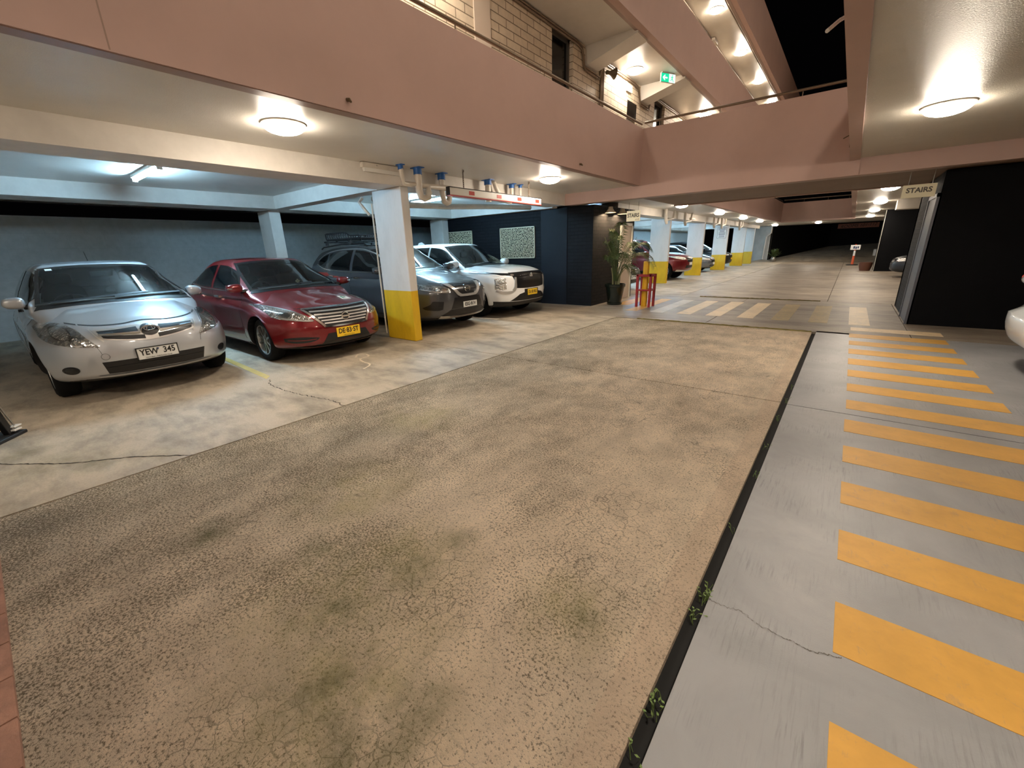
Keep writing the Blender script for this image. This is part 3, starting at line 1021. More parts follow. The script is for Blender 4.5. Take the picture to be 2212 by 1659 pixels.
        for p in me2.polygons:
            c = p.center
            u = s.L / 2 - c.x
            inside = any((u - uw) ** 2 + (c.z - R * 1.02) ** 2 < (R * sp.get('arch', 1.14) + .004) ** 2 and abs(c.y) > s.W / 2 - .30 and p.normal.z < .3 and (abs(p.normal.y) < .55 or abs(c.y) < s.W / 2 - .2) for uw in (sp['fo'], sp['fo'] + sp['wb']))
            if inside:
                p.material_index = ib
            elif c.z < sp.get('sill', .20) or p.normal.z < -.8:
                p.material_index = ib
            elif p.normal.z > .6 and abs(c.y) < s.W / 2 * .84 and ws0 + .07 + sp.get('bowW', .16) * (abs(c.y) / (s.W / 2 * .93)) ** 2.2 < u < rg0 - .10:
                p.material_index = ic
            else:
                p.material_index = ip
        me2.polygons.foreach_set('use_smooth', [True] * len(me2.polygons))
        me2.set_sharp_from_angle(angle=math.radians(42))
        me2.name = 'body'
        o.parent = s.root
        s.body = o
        # greenhouse
        vs, fs = round_box(int(72 * k), int(40 * k), int(28 * k), *sp.get('ru', (.09, .13, .22)))
        Pu = [s.P(*s.upper(*p)) for p in vs]
        me = bpy.data.meshes.new('roof_and_pillars'); me.from_pydata(Pu, [], fs)
        me.materials.append(MATS[sp['paint']])
        bm = bmesh.new(); bm.from_mesh(me); bmesh.ops.recalc_face_normals(bm, faces=bm.faces); bm.to_mesh(me); bm.free()
        me.polygons.foreach_set('use_smooth', [True] * len(me.polygons))
        s.cab = bpy.data.objects.new('roof_and_pillars', me); COL.objects.link(s.cab); s.cab.parent = s.root
        allv = [v.co.copy() for v in me2.vertices] + [v.co.copy() for v in me.vertices]
        k0 = len(me2.vertices)
        allf = [tuple(p.vertices) for p in me2.polygons] + [tuple(i + k0 for i in p.vertices) for p in me.polygons]
        s.bvh = BVHTree.FromPolygons(allv, allf)
    # ---- projection of 2-D outlines on to the shell
    def ray(s, view, p, off):
        a, b = p[0], p[1]
        if view == 'front':
            o, d = Vector((6, a, b)), Vector((-1, 0, 0))
        elif view == 'rear':
            o, d = Vector((-6, a, b)), Vector((1, 0, 0))
        elif view == 'top':
            o, d = Vector((s.L / 2 - a, b, 4)), Vector((0, 0, -1))
        elif view in ('side', 'sideL'):
            sg = -1 if view == 'side' else 1
            o, d = Vector((s.L / 2 - a, sg * 5, b)), Vector((0, -sg, 0))
        elif isinstance(view, tuple):      # ('obl', angle, sg): a measured across the view from the nose corner axis
            _, ang, sg = view
            d = Vector((-math.cos(ang), -sg * math.sin(ang), 0))
            rt = Vector((-math.sin(ang), sg * math.cos(ang), 0))
            o = Vector((s.L / 2, 0, b)) + rt * a - d * 5
        hit, nrm, i, dist = s.bvh.ray_cast(o, d)
        if hit is None:
            return None
        if nrm.dot(d) > 0:
            nrm = -nrm
        return hit + nrm * off
    def patch(s, name, top, bot, mat, view='front', na=24, nc=4, off=.004, th=.012, border=None, parent=None, smooth=True, lens=False, straight=False):
        """surface strip between two curves; border=(width_along, width_across, mat) paints the rim"""
        if straight:
            T = resample([Vector(p) for p in top], na); B = resample([Vector(p) for p in bot], na)
        else:
            T = resample(catmull(top), na); B = resample(catmull(bot), na)
        rows = []
        tt = [i / nc for i in range(nc + 1)]
        if border:
            w = border
            tt = [0, w] + [w + (1 - 2 * w) * i / (nc - 2) for i in range(1, nc - 2)] + [1 - w, 1] if nc > 3 else [0, w, 1 - w, 1]
        for t in tt:
            row = []
            for p, q in zip(T, B):
                r = p.lerp(q, t)
                bulge = off
                h = s.ray(view, r, bulge)
                row.append(h)
            rows.append(row)
        # fill misses from neighbours
        ok = [(i, j) for i, r in enumerate(rows) for j, h in enumerate(r) if h is not None]
        if not ok:
            return None
        for i, r in enumerate(rows):
            for j, h in enumerate(r):
                if h is None:
                    bi = min(ok, key=lambda q: (q[0] - i) ** 2 * 4 + (q[1] - j) ** 2)
                    r[j] = rows[bi[0]][bi[1]].copy()
        M = MB()
        ni, nj = len(rows), len(rows[0])
        vs = [h for r in rows for h in r]
        fs = [(i * nj + j, i * nj + j + 1, (i + 1) * nj + j + 1, (i + 1) * nj + j) for i in range(ni - 1) for j in range(nj - 1)]
        # skirt
        cen = Vector((0, 0, 0))
        loop = [(0, j) for j in range(nj)] + [(i, nj - 1) for i in range(1, ni)] + [(ni - 1, j) for j in range(nj - 2, -1, -1)] + [(i, 0) for i in range(ni - 2, 0, -1)]
        if view == 'top': inw = Vector((0, 0, -1))
        elif view == 'front': inw = Vector((-1, 0, 0))
        elif view == 'rear': inw = Vector((1, 0, 0))
        elif view == 'side': inw = Vector((0, 1, 0))
        elif view == 'sideL': inw = Vector((0, -1, 0))
        else: inw = Vector((-math.cos(view[1]), -view[2] * math.sin(view[1]), 0))
        base = len(vs)
        vs = vs + [rows[i][j] + inw * th for i, j in loop]
        n = len(loop)
        for q in range(n):
            a = loop[q]; b = loop[(q + 1) % n]
            fs.append((a[0] * nj + a[1], b[0] * nj + b[1], base + (q + 1) % n, base + q))
        M.add(vs, fs)
        if border:
            mi = []
            for i in range(ni - 1):
                for j in range(nj - 1):
                    mi.append(1 if (i == 0 or i == ni - 2 or j < max(1, int(nj * border * .45)) or j >= nj - 1 - max(1, int(nj * border * .45))) else 0)
            M.m = mi + [1] * n
        o = M.build(name, mat, parent or s.root, smooth=35, fix=False)
        me = o.data
        bm = bmesh.new(); bm.from_mesh(me)
        # orient outward
        av = Vector((0, 0, 0))
        for f in bm.faces:
            f.normal_update()
        for f in list(bm.faces)[:(ni - 1) * (nj - 1)]:
            av += f.normal * f.calc_area()
        if av.dot(inw) > 0:
            bmesh.ops.reverse_faces(bm, faces=bm.faces)
        bm.to_mesh(me); bm.free()
        return o
    def ell(s, name, c, rx, rz, mat, view='front', off=.006, th=.012, n=20, rot=0.0, parent=None, rings=3, inner=0.0, power=2.0, flat=False):
        """ellipse (or ring when inner>0) laid on the shell"""
        M = MB(); vs = []
        c0 = s.ray(view, c, off)
        for r in range(rings + 1):
            q = inner + (1 - inner) * r / rings
            for k in range(n):
                an = 2 * math.pi * k / n
                ca, sa = math.cos(an), math.sin(an)
                e = 2 / power
                x = math.copysign(abs(ca) ** e, ca) * rx * q; z = math.copysign(abs(sa) ** e, sa) * rz * q
                x, z = x * math.cos(rot) - z * math.sin(rot), x * math.sin(rot) + z * math.cos(rot)
                h = s.ray(view, (c[0] + x, c[1] + z), off) or c0
                if flat and c0 is not None:
                    if view == 'front':
                        h = Vector((c0.x, c[0] + x, c[1] + z))
                vs.append(h)
        fs = []
        for r in range(rings):
            for k in range(n):
                l = (k + 1) % n
                fs.append((r * n + k, r * n + l, (r + 1) * n + l, (r + 1) * n + k))
        if inner == 0:
            pass
        inw = {'front': Vector((-1, 0, 0)), 'rear': Vector((1, 0, 0)), 'top': Vector((0, 0, -1)), 'side': Vector((0, 1, 0)), 'sideL': Vector((0, -1, 0))}.get(view if isinstance(view, str) else '', None)
        if inw is None:
            inw = Vector((-math.cos(view[1]), -view[2] * math.sin(view[1]), 0))
        b0 = len(vs)
        vs += [vs[rings * n + k] + inw * th for k in range(n)]
        fs += [(rings * n + k, rings * n + (k + 1) % n, b0 + (k + 1) % n, b0 + k) for k in range(n)]
        M.add(vs, fs)
        o = M.build(name, mat, parent or s.root, smooth=35)
        bm = bmesh.new(); bm.from_mesh(o.data)
        av = Vector((0, 0, 0))
        for f in bm.faces:
            if abs(f.normal.dot(inw)) > .3: av += f.normal * f.calc_area()
        if av.dot(inw) > 0: bmesh.ops.reverse_faces(bm, faces=bm.faces)
        bm.to_mesh(o.data); bm.free()
        return o
    def line(s, name, pts, w, mat='seam_dark', view='side', off=.0015, parent=None, n=None, th=.002, curve=True):
        c = catmull(pts) if curve else [Vector(p) for p in pts]
        L = sum((b - a).length for a, b in zip(c[:-1], c[1:]))
        c = resample(c, n or max(6, int(L / .05)))
        T, B = [], []
        for i, p in enumerate(c):
            t = (c[min(i + 1, len(c) - 1)] - c[max(i - 1, 0)])
            t.normalize()
            nn = Vector((-t.y, t.x)) * w / 2
            T.append(p + nn); B.append(p - nn)
        return s.patch(name, T, B, mat, view, len(c) - 1, 1, off, th, parent=parent, straight=True)
    def cut(s, obj, poly, view, thr=.1):
        """open the shell under a window"""
        me = obj.data
        bm = bmesh.new(); bm.from_mesh(me)
        kill = []
        for f in bm.faces:
            c = f.calc_center_median(); n = f.normal
            if view == 'front' and n.x > thr and pip(c.y, c.z, poly): kill.append(f)
            elif view == 'rear' and n.x < -thr and pip(c.y, c.z, poly): kill.append(f)
            elif view == 'side' and n.y < -.45 and pip(s.L / 2 - c.x, c.z, poly): kill.append(f)
            elif view == 'sideL' and n.y > .45 and pip(s.L / 2 - c.x, c.z, poly): kill.append(f)
        bmesh.ops.delete(bm, geom=kill, context='FACES')
        bm.to_mesh(me); bm.free()
    def window(s, name, top, bot, view, glass, na=30, nc=9, border=.06, parent=None, cutit=True, off=.005, straight=False):
        if name == 'windscreen':
            s.ws_bot = bot
        o = s.patch(name, top, bot, [glass, 'frit_black'], view, na, nc, off, .006, border=border, parent=parent, straight=straight)
        if cutit:
            T = resample(catmull(top) if not straight else [Vector(p) for p in top], na)
            B = resample(catmull(bot) if not straight else [Vector(p) for p in bot], na)
            k = max(1, int(na * border * .6)) + 0
            poly = [T[i].lerp(B[i], border * .8) for i in range(k, na + 1 - k)] + [T[i].lerp(B[i], 1 - border * .8) for i in range(na - k, k - 1, -1)]
            s.cut(s.cab, [(p.x, p.y) for p in poly], view)
        return o
    # ---- hardware
    def wheels(s, spokes=10, rim='alloy', dish=.02, full=True):
        sp = s.sp; R = sp['R']; wd = sp.get('tw', .205)
        rr = R * sp.get('rimr', .68)
        first = None
        for uw in (sp['fo'], sp['fo'] + sp['wb']):
            for sg in (-1, 1):
                x, y, z = s.P(uw, sg * (s.W / 2 - wd / 2 - .04), R)
                if first is None:
                    prof = [(rr, -wd / 2 + .01), (rr + .012, -wd / 2), (R - .05, -wd / 2 - .004), (R - .018, -wd / 2 + .012), (R - .003, -wd / 2 + .04), (R, 0), (R - .003, wd / 2 - .04), (R - .018, wd / 2 - .012), (R - .05, wd / 2 + .004), (rr + .012, wd / 2), (rr, wd / 2 - .01)]
                    t = MB().lathe(prof, (0, 0, 0), 'y', 48, caps=False)
                    ty = t.build('wheel', 'rubber', s.root, smooth=50)
                    f = MB()
                    # outer side is -y
                    f.lathe([(rr + .004, -wd / 2 + .004), (rr - .012, -wd / 2 + .008), (rr - .022, -wd / 2 + .05), (rr - .03, wd / 2 - .02)], (0, 0, 0), 'y', 40, caps=False)
                    f.lathe([(.001, wd / 2 - .06), (rr - .02, wd / 2 - .06)], (0, 0, 0), 'y', 32, 1)
                    f.lathe([(.001, -wd / 2 + .010), (.026, -wd / 2 + .010), (.032, -wd / 2 + .018), (.075, -wd / 2 + .03), (.08, -wd / 2 + .07)], (0, 0, 0), 'y', 24)
                    for k in range(spokes):
                        an = 2 * math.pi * k / spokes
                        w0, w1 = .016, .011
                        pr = [(-w0, .05), (w0, .05), (w1, rr - .014), (-w1, rr - .014)]
                        y0 = -wd / 2
                        vs = []
                        for (px, pr_) in pr:
                            yy = y0 + (.026 if pr_ < .1 else .014)
                            for dy in (0, .026):
                                q = (px, yy + dy, pr_)
                                vs.append((q[0] * math.cos(an) + q[2] * math.sin(an), q[1], -q[0] * math.sin(an) + q[2] * math.cos(an)))
                        f.add(vs, [(0, 2, 4, 6), (1, 7, 5, 3), (0, 1, 3, 2), (2, 3, 5, 4), (4, 5, 7, 6), (6, 7, 1, 0)])
                    ri = f.build('rim', [rim, 'brake_dark'], ty, smooth=30)
                    first = ty
                    c = ty
                else:
                    c = first.copy(); COL.objects.link(c)
                    for ch in first.children:
                        d = ch.copy(); COL.objects.link(d); d.parent = c
                c.location = (x, y, z)
                c.rotation_euler = (0, 0, 0 if sg < 0 else math.pi)
        return first
    def mirror(s, u, v, z, size=(.10, .13, .085), mat=None, led=False, fold=0.0):
        for sg in (-1, 1):
            vs, fs = round_box(14, 12, 10, .7, .75, .8)
            M = MB()
            sx, sy, sz = size
            pts = []
            for a, b, c in vs:
                y = b * sy
                x = a * sx * (1 - .25 * (b * sg < 0) * 0) * (1 - .18 * b * sg)
                zz = c * sz * (1 - .12 * b * sg)
                pts.append((s.L / 2 - u + x, sg * (v + .13) + y, z + zz))
            M.add(pts, fs)
            hs = M.build('wing_mirror', mat or s.sp['paint'], s.root, smooth='all')
            MB().tube([(s.L / 2 - u + .01, sg * (v + .06), z - sz * .75), (s.L / 2 - u + .03, sg * (v - .10), z - sz * 1.0)], [.030, .036], 10).build('mirror_stalk', 'trim_black', hs, smooth=60)
            g = MB().box(s.L / 2 - u - sx * 1.0, s.L / 2 - u - sx * .93, sg * (v + .13) - sy * .78, sg * (v + .13) + sy * .78, z - sz * .72, z + sz * .72)
            g.build('mirror_glass', 'chrome', hs)
            if led:
                y0 = sg * (v + .13)
                MB().box(s.L / 2 - u + sx * .35, s.L / 2 - u + sx * .90, y0 + sg * sy * .30, y0 + sg * sy * .97, z - .014, z + .010).build('indicator_strip', 'chrome', hs, bevel=.004)
    def interior(s, wheel_side=-1, seats=True, dash='cabin_plastic'):
        sp = s.sp
        fn = s.fn
        u0 = fn['ws'](.08)
        bz = fn['belt'](u0 + .6)
        W = s.W
        vs, fs = round_box(8, 20, 6, .6, .2, .7)
        pts = []
        for a, b, c in vs:
            pts.append((s.L / 2 - (u0 + .52 + a * -.20), b * W * .37, bz - .03 + c * .05 + .015 * math.exp(-((b - wheel_side * .5) / .2) ** 2)))
        MB().add(pts, fs).build('dashboard', dash, s.root, smooth='all')
        if not seats:
            return
        for row, us in enumerate((u0 + 1.22, u0 + 2.02)):
            for sg in (-1, 1):
                vs, fs = round_box(8, 10, 12, .8, .5, .35)
                pts = []
                hgt = .27 if row == 0 else .20
                for a, b, c in vs:
                    lean = .10 * (c + 1)
                    pts.append((s.L / 2 - (us + a * .055 + lean), sg * W * .21 + b * .22 * (1 - .10 * (c > 0) * (c)), bz - .10 + (c + 1) * hgt * .62))
                st = MB().add(pts, fs).build('seat', 'cabin_cloth', s.root, smooth='all')
                vs, fs = round_box(8, 10, 8, .7, .6, .6)
                top = bz - .10 + 2 * hgt * .62
                pts = [(s.L / 2 - (us + .21 + a * .045), sg * W * .21 + b * .125, top + .085 + c * .075) for a, b, c in vs]
                MB().add(pts, fs).build('headrest', 'cabin_cloth', st, smooth='all')
        # steering wheel
        c = Vector((s.L / 2 - (u0 + .80), wheel_side * W * .21, bz - .02))
        ax = Vector((-.9, 0, .45)).normalized()
        e1 = Vector((0, 1, 0)); e2 = ax.cross(e1).normalized()
        ring = [c + (e1 * math.cos(t) + e2 * math.sin(t)) * .185 for t in [2 * math.pi * k / 28 for k in range(28)]]
        M = MB().tube(ring, .015, 8, closed=True)
        for t in (0, math.pi, -math.pi / 2):
            M.tube([c, c + (e1 * math.cos(t) + e2 * math.sin(t)) * .18], .018, 6)
        M.build('steering_wheel', 'cabin_plastic', s.root, smooth=50)
        # rear-view mirror
        z = fn['roof'](fn['ws'](1)) - .12
        M = MB().box(s.L / 2 - fn['ws'](.86) - .16, s.L / 2 - fn['ws'](.86) - .13, -.11, .11, z - .035, z + .03)
        M.build('rear_view_mirror', 'cabin_plastic', s.root, bevel=.01)
    def plate(s, v, z, w, h, txt, mat, ink, frame=True, tilt=0.0, off=.014, small=None, ts=.092, xs=1.0, rim_mat='plate_ink'):
        hits = [s.ray('front', (v + dv, z + dz), 0) for dv in (-w / 2, 0, w / 2) for dz in (-h / 2, 0, h / 2)]
        x = max(q.x for q in hits if q is not None) + off
        r = thing('number_plate', None, None)
        bpy.data.objects.remove(r, do_unlink=True)
        pl = MB().box(x - .012, x, v - w / 2, v + w / 2, z - h / 2, z + h / 2).build('number_plate', mat, s.root, bevel=.002)
        if frame:
            f = MB()
            e = .006
            f.box(x - .014, x + .004, v - w / 2 - e, v + w / 2 + e, z + h / 2 - .003, z + h / 2 + e)
            f.box(x - .014, x + .004, v - w / 2 - e, v + w / 2 + e, z - h / 2 - e, z - h / 2 + .003)
            f.box(x - .014, x + .004, v - w / 2 - e, v - w / 2 + .003, z - h / 2 - e, z + h / 2 + e)
            f.box(x - .014, x + .004, v + w / 2 - .003, v + w / 2 + e, z - h / 2 - e, z + h / 2 + e)
            f.build('plate_frame', rim_mat, pl)
        if not txt:
            return pl, x
        M = face_matrix((x + .0015, v, z + (.012 if small else 0)), (0, 1, 0), (0, 0, 1))
        text_mesh(txt, ts, ink, 'plate_text', pl, M, .002, xs, offset=.002)
        if small:
            M = face_matrix((x + .0015, v, z - h / 2 + .016), (0, 1, 0), (0, 0, 1))
            text_mesh(small, .018, ink, 'plate_text', pl, M, .001)
        return pl, x
    def cowl_strip(s):
        sp = s.sp
        pts = []
        bot = catmull(s.ws_bot)
        for p in resample(bot, 14):
            h = s.ray('front', (p.x, p.y), 0)
            if h is not None:
                pts.append((s.L / 2 - h.x - .030, p.x))
        return s.line('cowl_grille', pts, .075, 'trim_black', 'top', .004, n=30)
    def handle(s, u, z, mat='chrome', view=None):
        for vw in ('side', 'sideL'):
            s.patch('door_handle', [(u - .10, z + .016), (u, z + .020), (u + .10, z + .014)], [(u - .10, z - .012), (u, z - .014), (u + .10, z - .010)], mat, vw, 10, 3, .028, .030)
    def both(s, fn_):
        for sg, vw in ((-1, 'side'), (1, 'sideL')):
            fn_(sg, vw)
# ------------------------------------------------------------------ car shapes
HATCH = dict(L=4.245, W=1.76, wb=2.60, fo=.88, R=.315, tw=.205, cowl=1.0, beltz=.98, sill=.215, paint='silver_paint',
    nose=[(.15, .16), (.25, .05), (.36, .02), (.50, .0), (.62, .015), (.72, .045), (.80, .11), (.86, .22)],
    tail=[(.15, 4.12), (.3, 4.22), (.5, 4.245), (.7, 4.22), (.95, 4.12)],
    deck=[(0, .80), (.12, .835), (.35, .90), (.7, .975), (1.0, 1.02), (1.3, 1.0), (2.5, 1.03), (4.0, 1.06), (4.245, 1.0)],
    plan=[(0, .97), (.4, .985), (.9, 1.0), (2, 1.0), (3.4, .99), (4.245, .93)],
    sect=[(.15, .93), (.3, .975), (.5, 1.0), (.7, 1.0), (.85, .975), (.95, .94), (1.1, .90)],
    bottom=[(0, .235), (.5, .20), (1, .17), (3.3, .17), (4.245, .28)],
    roof=[(1.80, 1.448), (2.05, 1.49), (2.5, 1.515), (3.0, 1.505), (3.6, 1.46), (3.95, 1.42)],
    belt=[(.9, 1.0), (1.6, .97), (2.5, .985), (3.5, 1.04), (4.1, 1.08)],
    cab_w=[(0, .93), (.25, .90), (.6, .80), (.85, .715), (1, .66)],
    ws=[(0, .86), (.25, 1.08), (.6, 1.44), (.9, 1.76), (1, 1.90)], rg=[(0, 4.16), (.4, 4.08), (.8, 3.93), (1, 3.82)],
    crown=.12, bowF=.40, bowFp=4.2, bowF2=.08, arch=1.11, flare=.02, crease=.74, bowW=.22, ridge=.62, ridge_h=.018, rl=(.085, .15, .34), ru=(.08, .15, .26))
SEDAN = dict(L=4.615, W=1.76, wb=2.70, fo=.93, R=.318, tw=.195, cowl=1.15, beltz=.98, sill=.20, paint='red_car_paint',
    nose=[(.14, .16), (.22, .05), (.34, .0), (.50, .0), (.60, .03), (.70, .07), (.78, .13), (.85, .26)],
    tail=[(.15, 4.48), (.3, 4.59), (.5, 4.615), (.8, 4.59), (1.05, 4.5)],
    deck=[(0, .765), (.12, .80), (.35, .87), (.7, .94), (1.15, 1.005), (1.5, .985), (2.6, 1.0), (3.6, 1.03), (4.1, 1.06), (4.5, 1.06), (4.615, 1.0)],
    plan=[(0, .97), (.4, .985), (.9, 1.0), (2.2, 1.0), (3.6, .99), (4.615, .90)],
    sect=[(.15, .93), (.3, .975), (.5, 1.0), (.7, 1.0), (.85, .975), (.95, .94), (1.1, .90)],
    bottom=[(0, .215), (.5, .19), (1, .165), (3.5, .17), (4.615, .27)],
    roof=[(2.0, 1.425), (2.3, 1.475), (2.7, 1.495), (3.1, 1.48), (3.4, 1.435), (3.7, 1.38)],
    belt=[(1.0, .985), (1.7, .965), (2.6, .98), (3.4, 1.02), (4.2, 1.06)],
    cab_w=[(0, .93), (.25, .90), (.6, .79), (.85, .70), (1, .64)],
    ws=[(0, .98), (.25, 1.22), (.6, 1.62), (.9, 1.96), (1, 2.10)], rg=[(0, 4.28), (.3, 4.0), (.7, 3.62), (1, 3.32)],
    crown=.12, bowF=.42, bowFp=4.2, bowF2=.10, arch=1.12, flare=.018, crease=.78, bowW=.22, ridge=.60, ridge_h=.022, rl=(.085, .15, .34), ru=(.09, .15, .26))
SUVD = dict(L=4.69, W=1.82, wb=2.705, fo=.94, R=.350, tw=.225, cowl=1.15, beltz=1.12, sill=.30, paint='graphite_paint',
    nose=[(.16, .20), (.27, .08), (.40, .02), (.55, .0), (.75, .01), (.86, .05), (.93, .13), (1.0, .26)],
    tail=[(.2, 4.55), (.4, 4.67), (.6, 4.69), (.9, 4.66), (1.15, 4.56)],
    deck=[(0, .905), (.12, .955), (.35, 1.03), (.7, 1.09), (1.15, 1.14), (1.5, 1.12), (2.6, 1.13), (4.3, 1.18), (4.69, 1.1)],
    plan=[(0, .97), (.4, .985), (.9, 1.0), (2.2, 1.0), (3.6, .99), (4.69, .93)],
    sect=[(.15, .94), (.3, .98), (.5, 1.0), (.7, 1.0), (.85, .98), (.95, .95), (1.1, .91)],
    bottom=[(0, .245), (.5, .23), (1, .21), (3.5, .21), (4.69, .32)],
    roof=[(1.95, 1.60), (2.3, 1.665), (2.8, 1.69), (3.6, 1.665), (4.2, 1.60), (4.5, 1.56)],
    belt=[(1.0, 1.12), (1.7, 1.09), (2.6, 1.11), (3.6, 1.16), (4.4, 1.22)],
    cab_w=[(0, .93), (.25, .91), (.6, .83), (.85, .75), (1, .69)],
    ws=[(0, .98), (.25, 1.22), (.6, 1.58), (.9, 1.90), (1, 2.05)], rg=[(0, 4.62), (.4, 4.54), (.8, 4.40), (1, 4.28)],
    crown=.10, bowF=.36, bowFp=4.2, bowF2=.08, flare=.03, crease=.86, bowW=.20, ridge=.58, ridge_h=.022, rl=(.08, .15, .32), ru=(.07, .15, .24))
SUVW = dict(L=4.71, W=1.862, wb=2.706, fo=.96, R=.36, tw=.235, cowl=1.22, beltz=1.12, sill=.30, paint='pearl_white_paint',
    nose=[(.16, .20), (.28, .07), (.40, .02), (.55, .0), (.75, .0), (.92, .02), (1.0, .06), (1.06, .14)],
    tail=[(.2, 4.56), (.4, 4.68), (.6, 4.71), (.9, 4.68), (1.15, 4.58)],
    deck=[(0, 1.035), (.12, 1.07), (.35, 1.11), (.7, 1.135), (1.22, 1.155), (1.5, 1.13), (2.6, 1.13), (4.3, 1.17), (4.71, 1.1)],
    plan=[(0, .975), (.4, .99), (.9, 1.0), (2.2, 1.0), (3.6, .99), (4.71, .94)],
    sect=[(.15, .94), (.3, .98), (.5, 1.0), (.75, 1.0), (.88, .985), (.96, .96), (1.1, .93)],
    bottom=[(0, .25), (.5, .24), (1, .22), (3.5, .22), (4.71, .32)],
    roof=[(1.95, 1.63), (2.3, 1.685), (2.8, 1.70), (3.6, 1.69), (4.2, 1.65), (4.5, 1.62)],
    belt=[(1.0, 1.12), (1.7, 1.09), (2.6, 1.10), (3.6, 1.13), (4.4, 1.17)],
    cab_w=[(0, .93), (.25, .91), (.6, .84), (.85, .77), (1, .71)],
    ws=[(0, 1.03), (.25, 1.27), (.6, 1.62), (.9, 1.92), (1, 2.05)], rg=[(0, 4.64), (.4, 4.56), (.8, 4.42), (1, 4.30)],
    crown=.07, bowF=.32, bowFp=5.0, bowF2=.06, flare=.03, crease=.90, bowW=.20, ridge=.62, ridge_h=.020, rl=(.07, .12, .25), ru=(.07, .14, .22))

def place(front_x, yc, sp, yaw=0.0):
    L = sp['L']
    return (front_x - math.cos(yaw) * L / 2, yc - math.sin(yaw) * L / 2, 0)

def toyota_like(c, x, v, z, rx, rz, parent):
    """three interlocking ellipses"""
    def ring(cv, cz, a, b, r):
        pts = [(x, cv + a * math.cos(t), cz + b * math.sin(t)) for t in [2 * math.pi * k / 28 for k in range(28)]]
        return MB().tube(pts, r, 6, closed=True)
    m = ring(v, z, rx, rz, .0065)
    m2 = ring(v, z, rx * .34, rz * .92, .0045); m3 = ring(v, z + rz * .42, rx * .62, rz * .42, .0045)
    k = len(m.v)
    for q in (m2, m3):
        m.add(q.v, q.f)
    return m.build('badge', 'chrome', parent, smooth=60)

def ring_bar_badge(x, v, z, r, parent):
    m = MB().tube([(x, v + r * math.cos(t), z + r * .86 * math.sin(t)) for t in [2 * math.pi * k / 28 for k in range(28)]], .008, 6, closed=True)
    m.box(x - .004, x + .010, v - r * 1.15, v + r * 1.15, z - .011, z + .011)
    return m.build('badge', 'chrome', parent, smooth=50)

# ================= silver hatchback
c = Car(HATCH, 'hatchback_car', 'silver hatchback with white number plate parked against the pale blue wall', place(-6.10, 1.11, HATCH), 0)
sv = c
R_ = c.root
c.interior()
c.window('windscreen', [(-.575, 1.425), (-.30, 1.452), (0, 1.460), (.30, 1.452), (.575, 1.425)], [(-.735, 1.01), (-.40, 1.042), (0, 1.05), (.40, 1.042), (.735, 1.01)], 'front', 'windscreen_glass', 36, 10, .07)
c.cowl_strip()
for vw in ('side', 'sideL'):
    c.window('side_window', [(1.42, 1.10), (1.75, 1.29), (2.05, 1.385), (2.42, 1.405)], [(1.42, 1.03), (1.75, 1.02), (2.05, 1.025), (2.42, 1.035)], vw, 'privacy_glass', 18, 6, .08)
    c.window('side_window', [(2.52, 1.405), (2.8, 1.395), (3.1, 1.365), (3.35, 1.31)], [(2.52, 1.04), (2.8, 1.045), (3.1, 1.06), (3.35, 1.08)], vw, 'privacy_glass', 18, 6, .08)
    c.line('door_seam', [(1.28, .93), (1.27, .60), (1.32, .30)], .008, view=vw)
    c.line('door_seam', [(2.47, .98), (2.45, .6), (2.42, .25)], .008, view=vw)
    c.line('door_seam', [(3.35, 1.0), (3.28, .75), (3.05, .45)], .008, view=vw)
c.window('rear_window', [(-.5, 1.40), (0, 1.42), (.5, 1.40)], [(-.62, 1.10), (0, 1.09), (.62, 1.10)], 'rear', 'privacy_glass', 20, 6, .08)
c.handle(2.25, .92, 'silver_paint'); c.handle(3.15, .94, 'silver_paint')
c.wheels(9)
c.mirror(1.46, .750, 1.060, (.070, .092, .066), 'silver_paint')
MB().tube([(R_.location.x * 0 + HATCH['L'] / 2 - 3.3, .1, 1.48), (HATCH['L'] / 2 - 3.44, .1, 1.66)], [.006, .003], 8).build('roof_aerial', 'trim_black', R_)
for sg in (-1, 1):
    hl = c.patch('headlight', [(sg * .465, .640), (sg * .52, .72), (sg * .56, .80), (sg * .65, .850), (sg * .76, .845), (sg * .82, .81)],
                 [(sg * .45, .615), (sg * .54, .625), (sg * .62, .635), (sg * .70, .655), (sg * .78, .685), (sg * .82, .73)], 'lamp_housing', 'front', 22, 6, .004, .02)
    c.ell('reflector', (sg * .595, .685), .050, .050, 'chrome', off=.010, parent=hl, inner=.72)
    c.ell('reflector', (sg * .595, .685), .034, .034, 'lamp_reflector', off=.012, parent=hl)
    c.ell('reflector', (sg * .675, .765), .062, .058, 'lamp_reflector', off=.010, parent=hl)
    c.ell('reflector', (sg * .675, .765), .070, .066, 'chrome', off=.012, parent=hl, inner=.85)
    c.ell('reflector', (sg * .765, .785), .035, .045, 'lamp_reflector', off=.010, parent=hl)
    c.patch('lens', [(sg * .470, .642), (sg * .52, .715), (sg * .56, .795), (sg * .65, .845), (sg * .76, .840), (sg * .815, .808)],
            [(sg * .457, .620), (sg * .54, .630), (sg * .62, .640), (sg * .70, .660), (sg * .78, .690), (sg * .815, .735)], 'lens_glass', 'front', 22, 5, .020, .014, parent=hl)
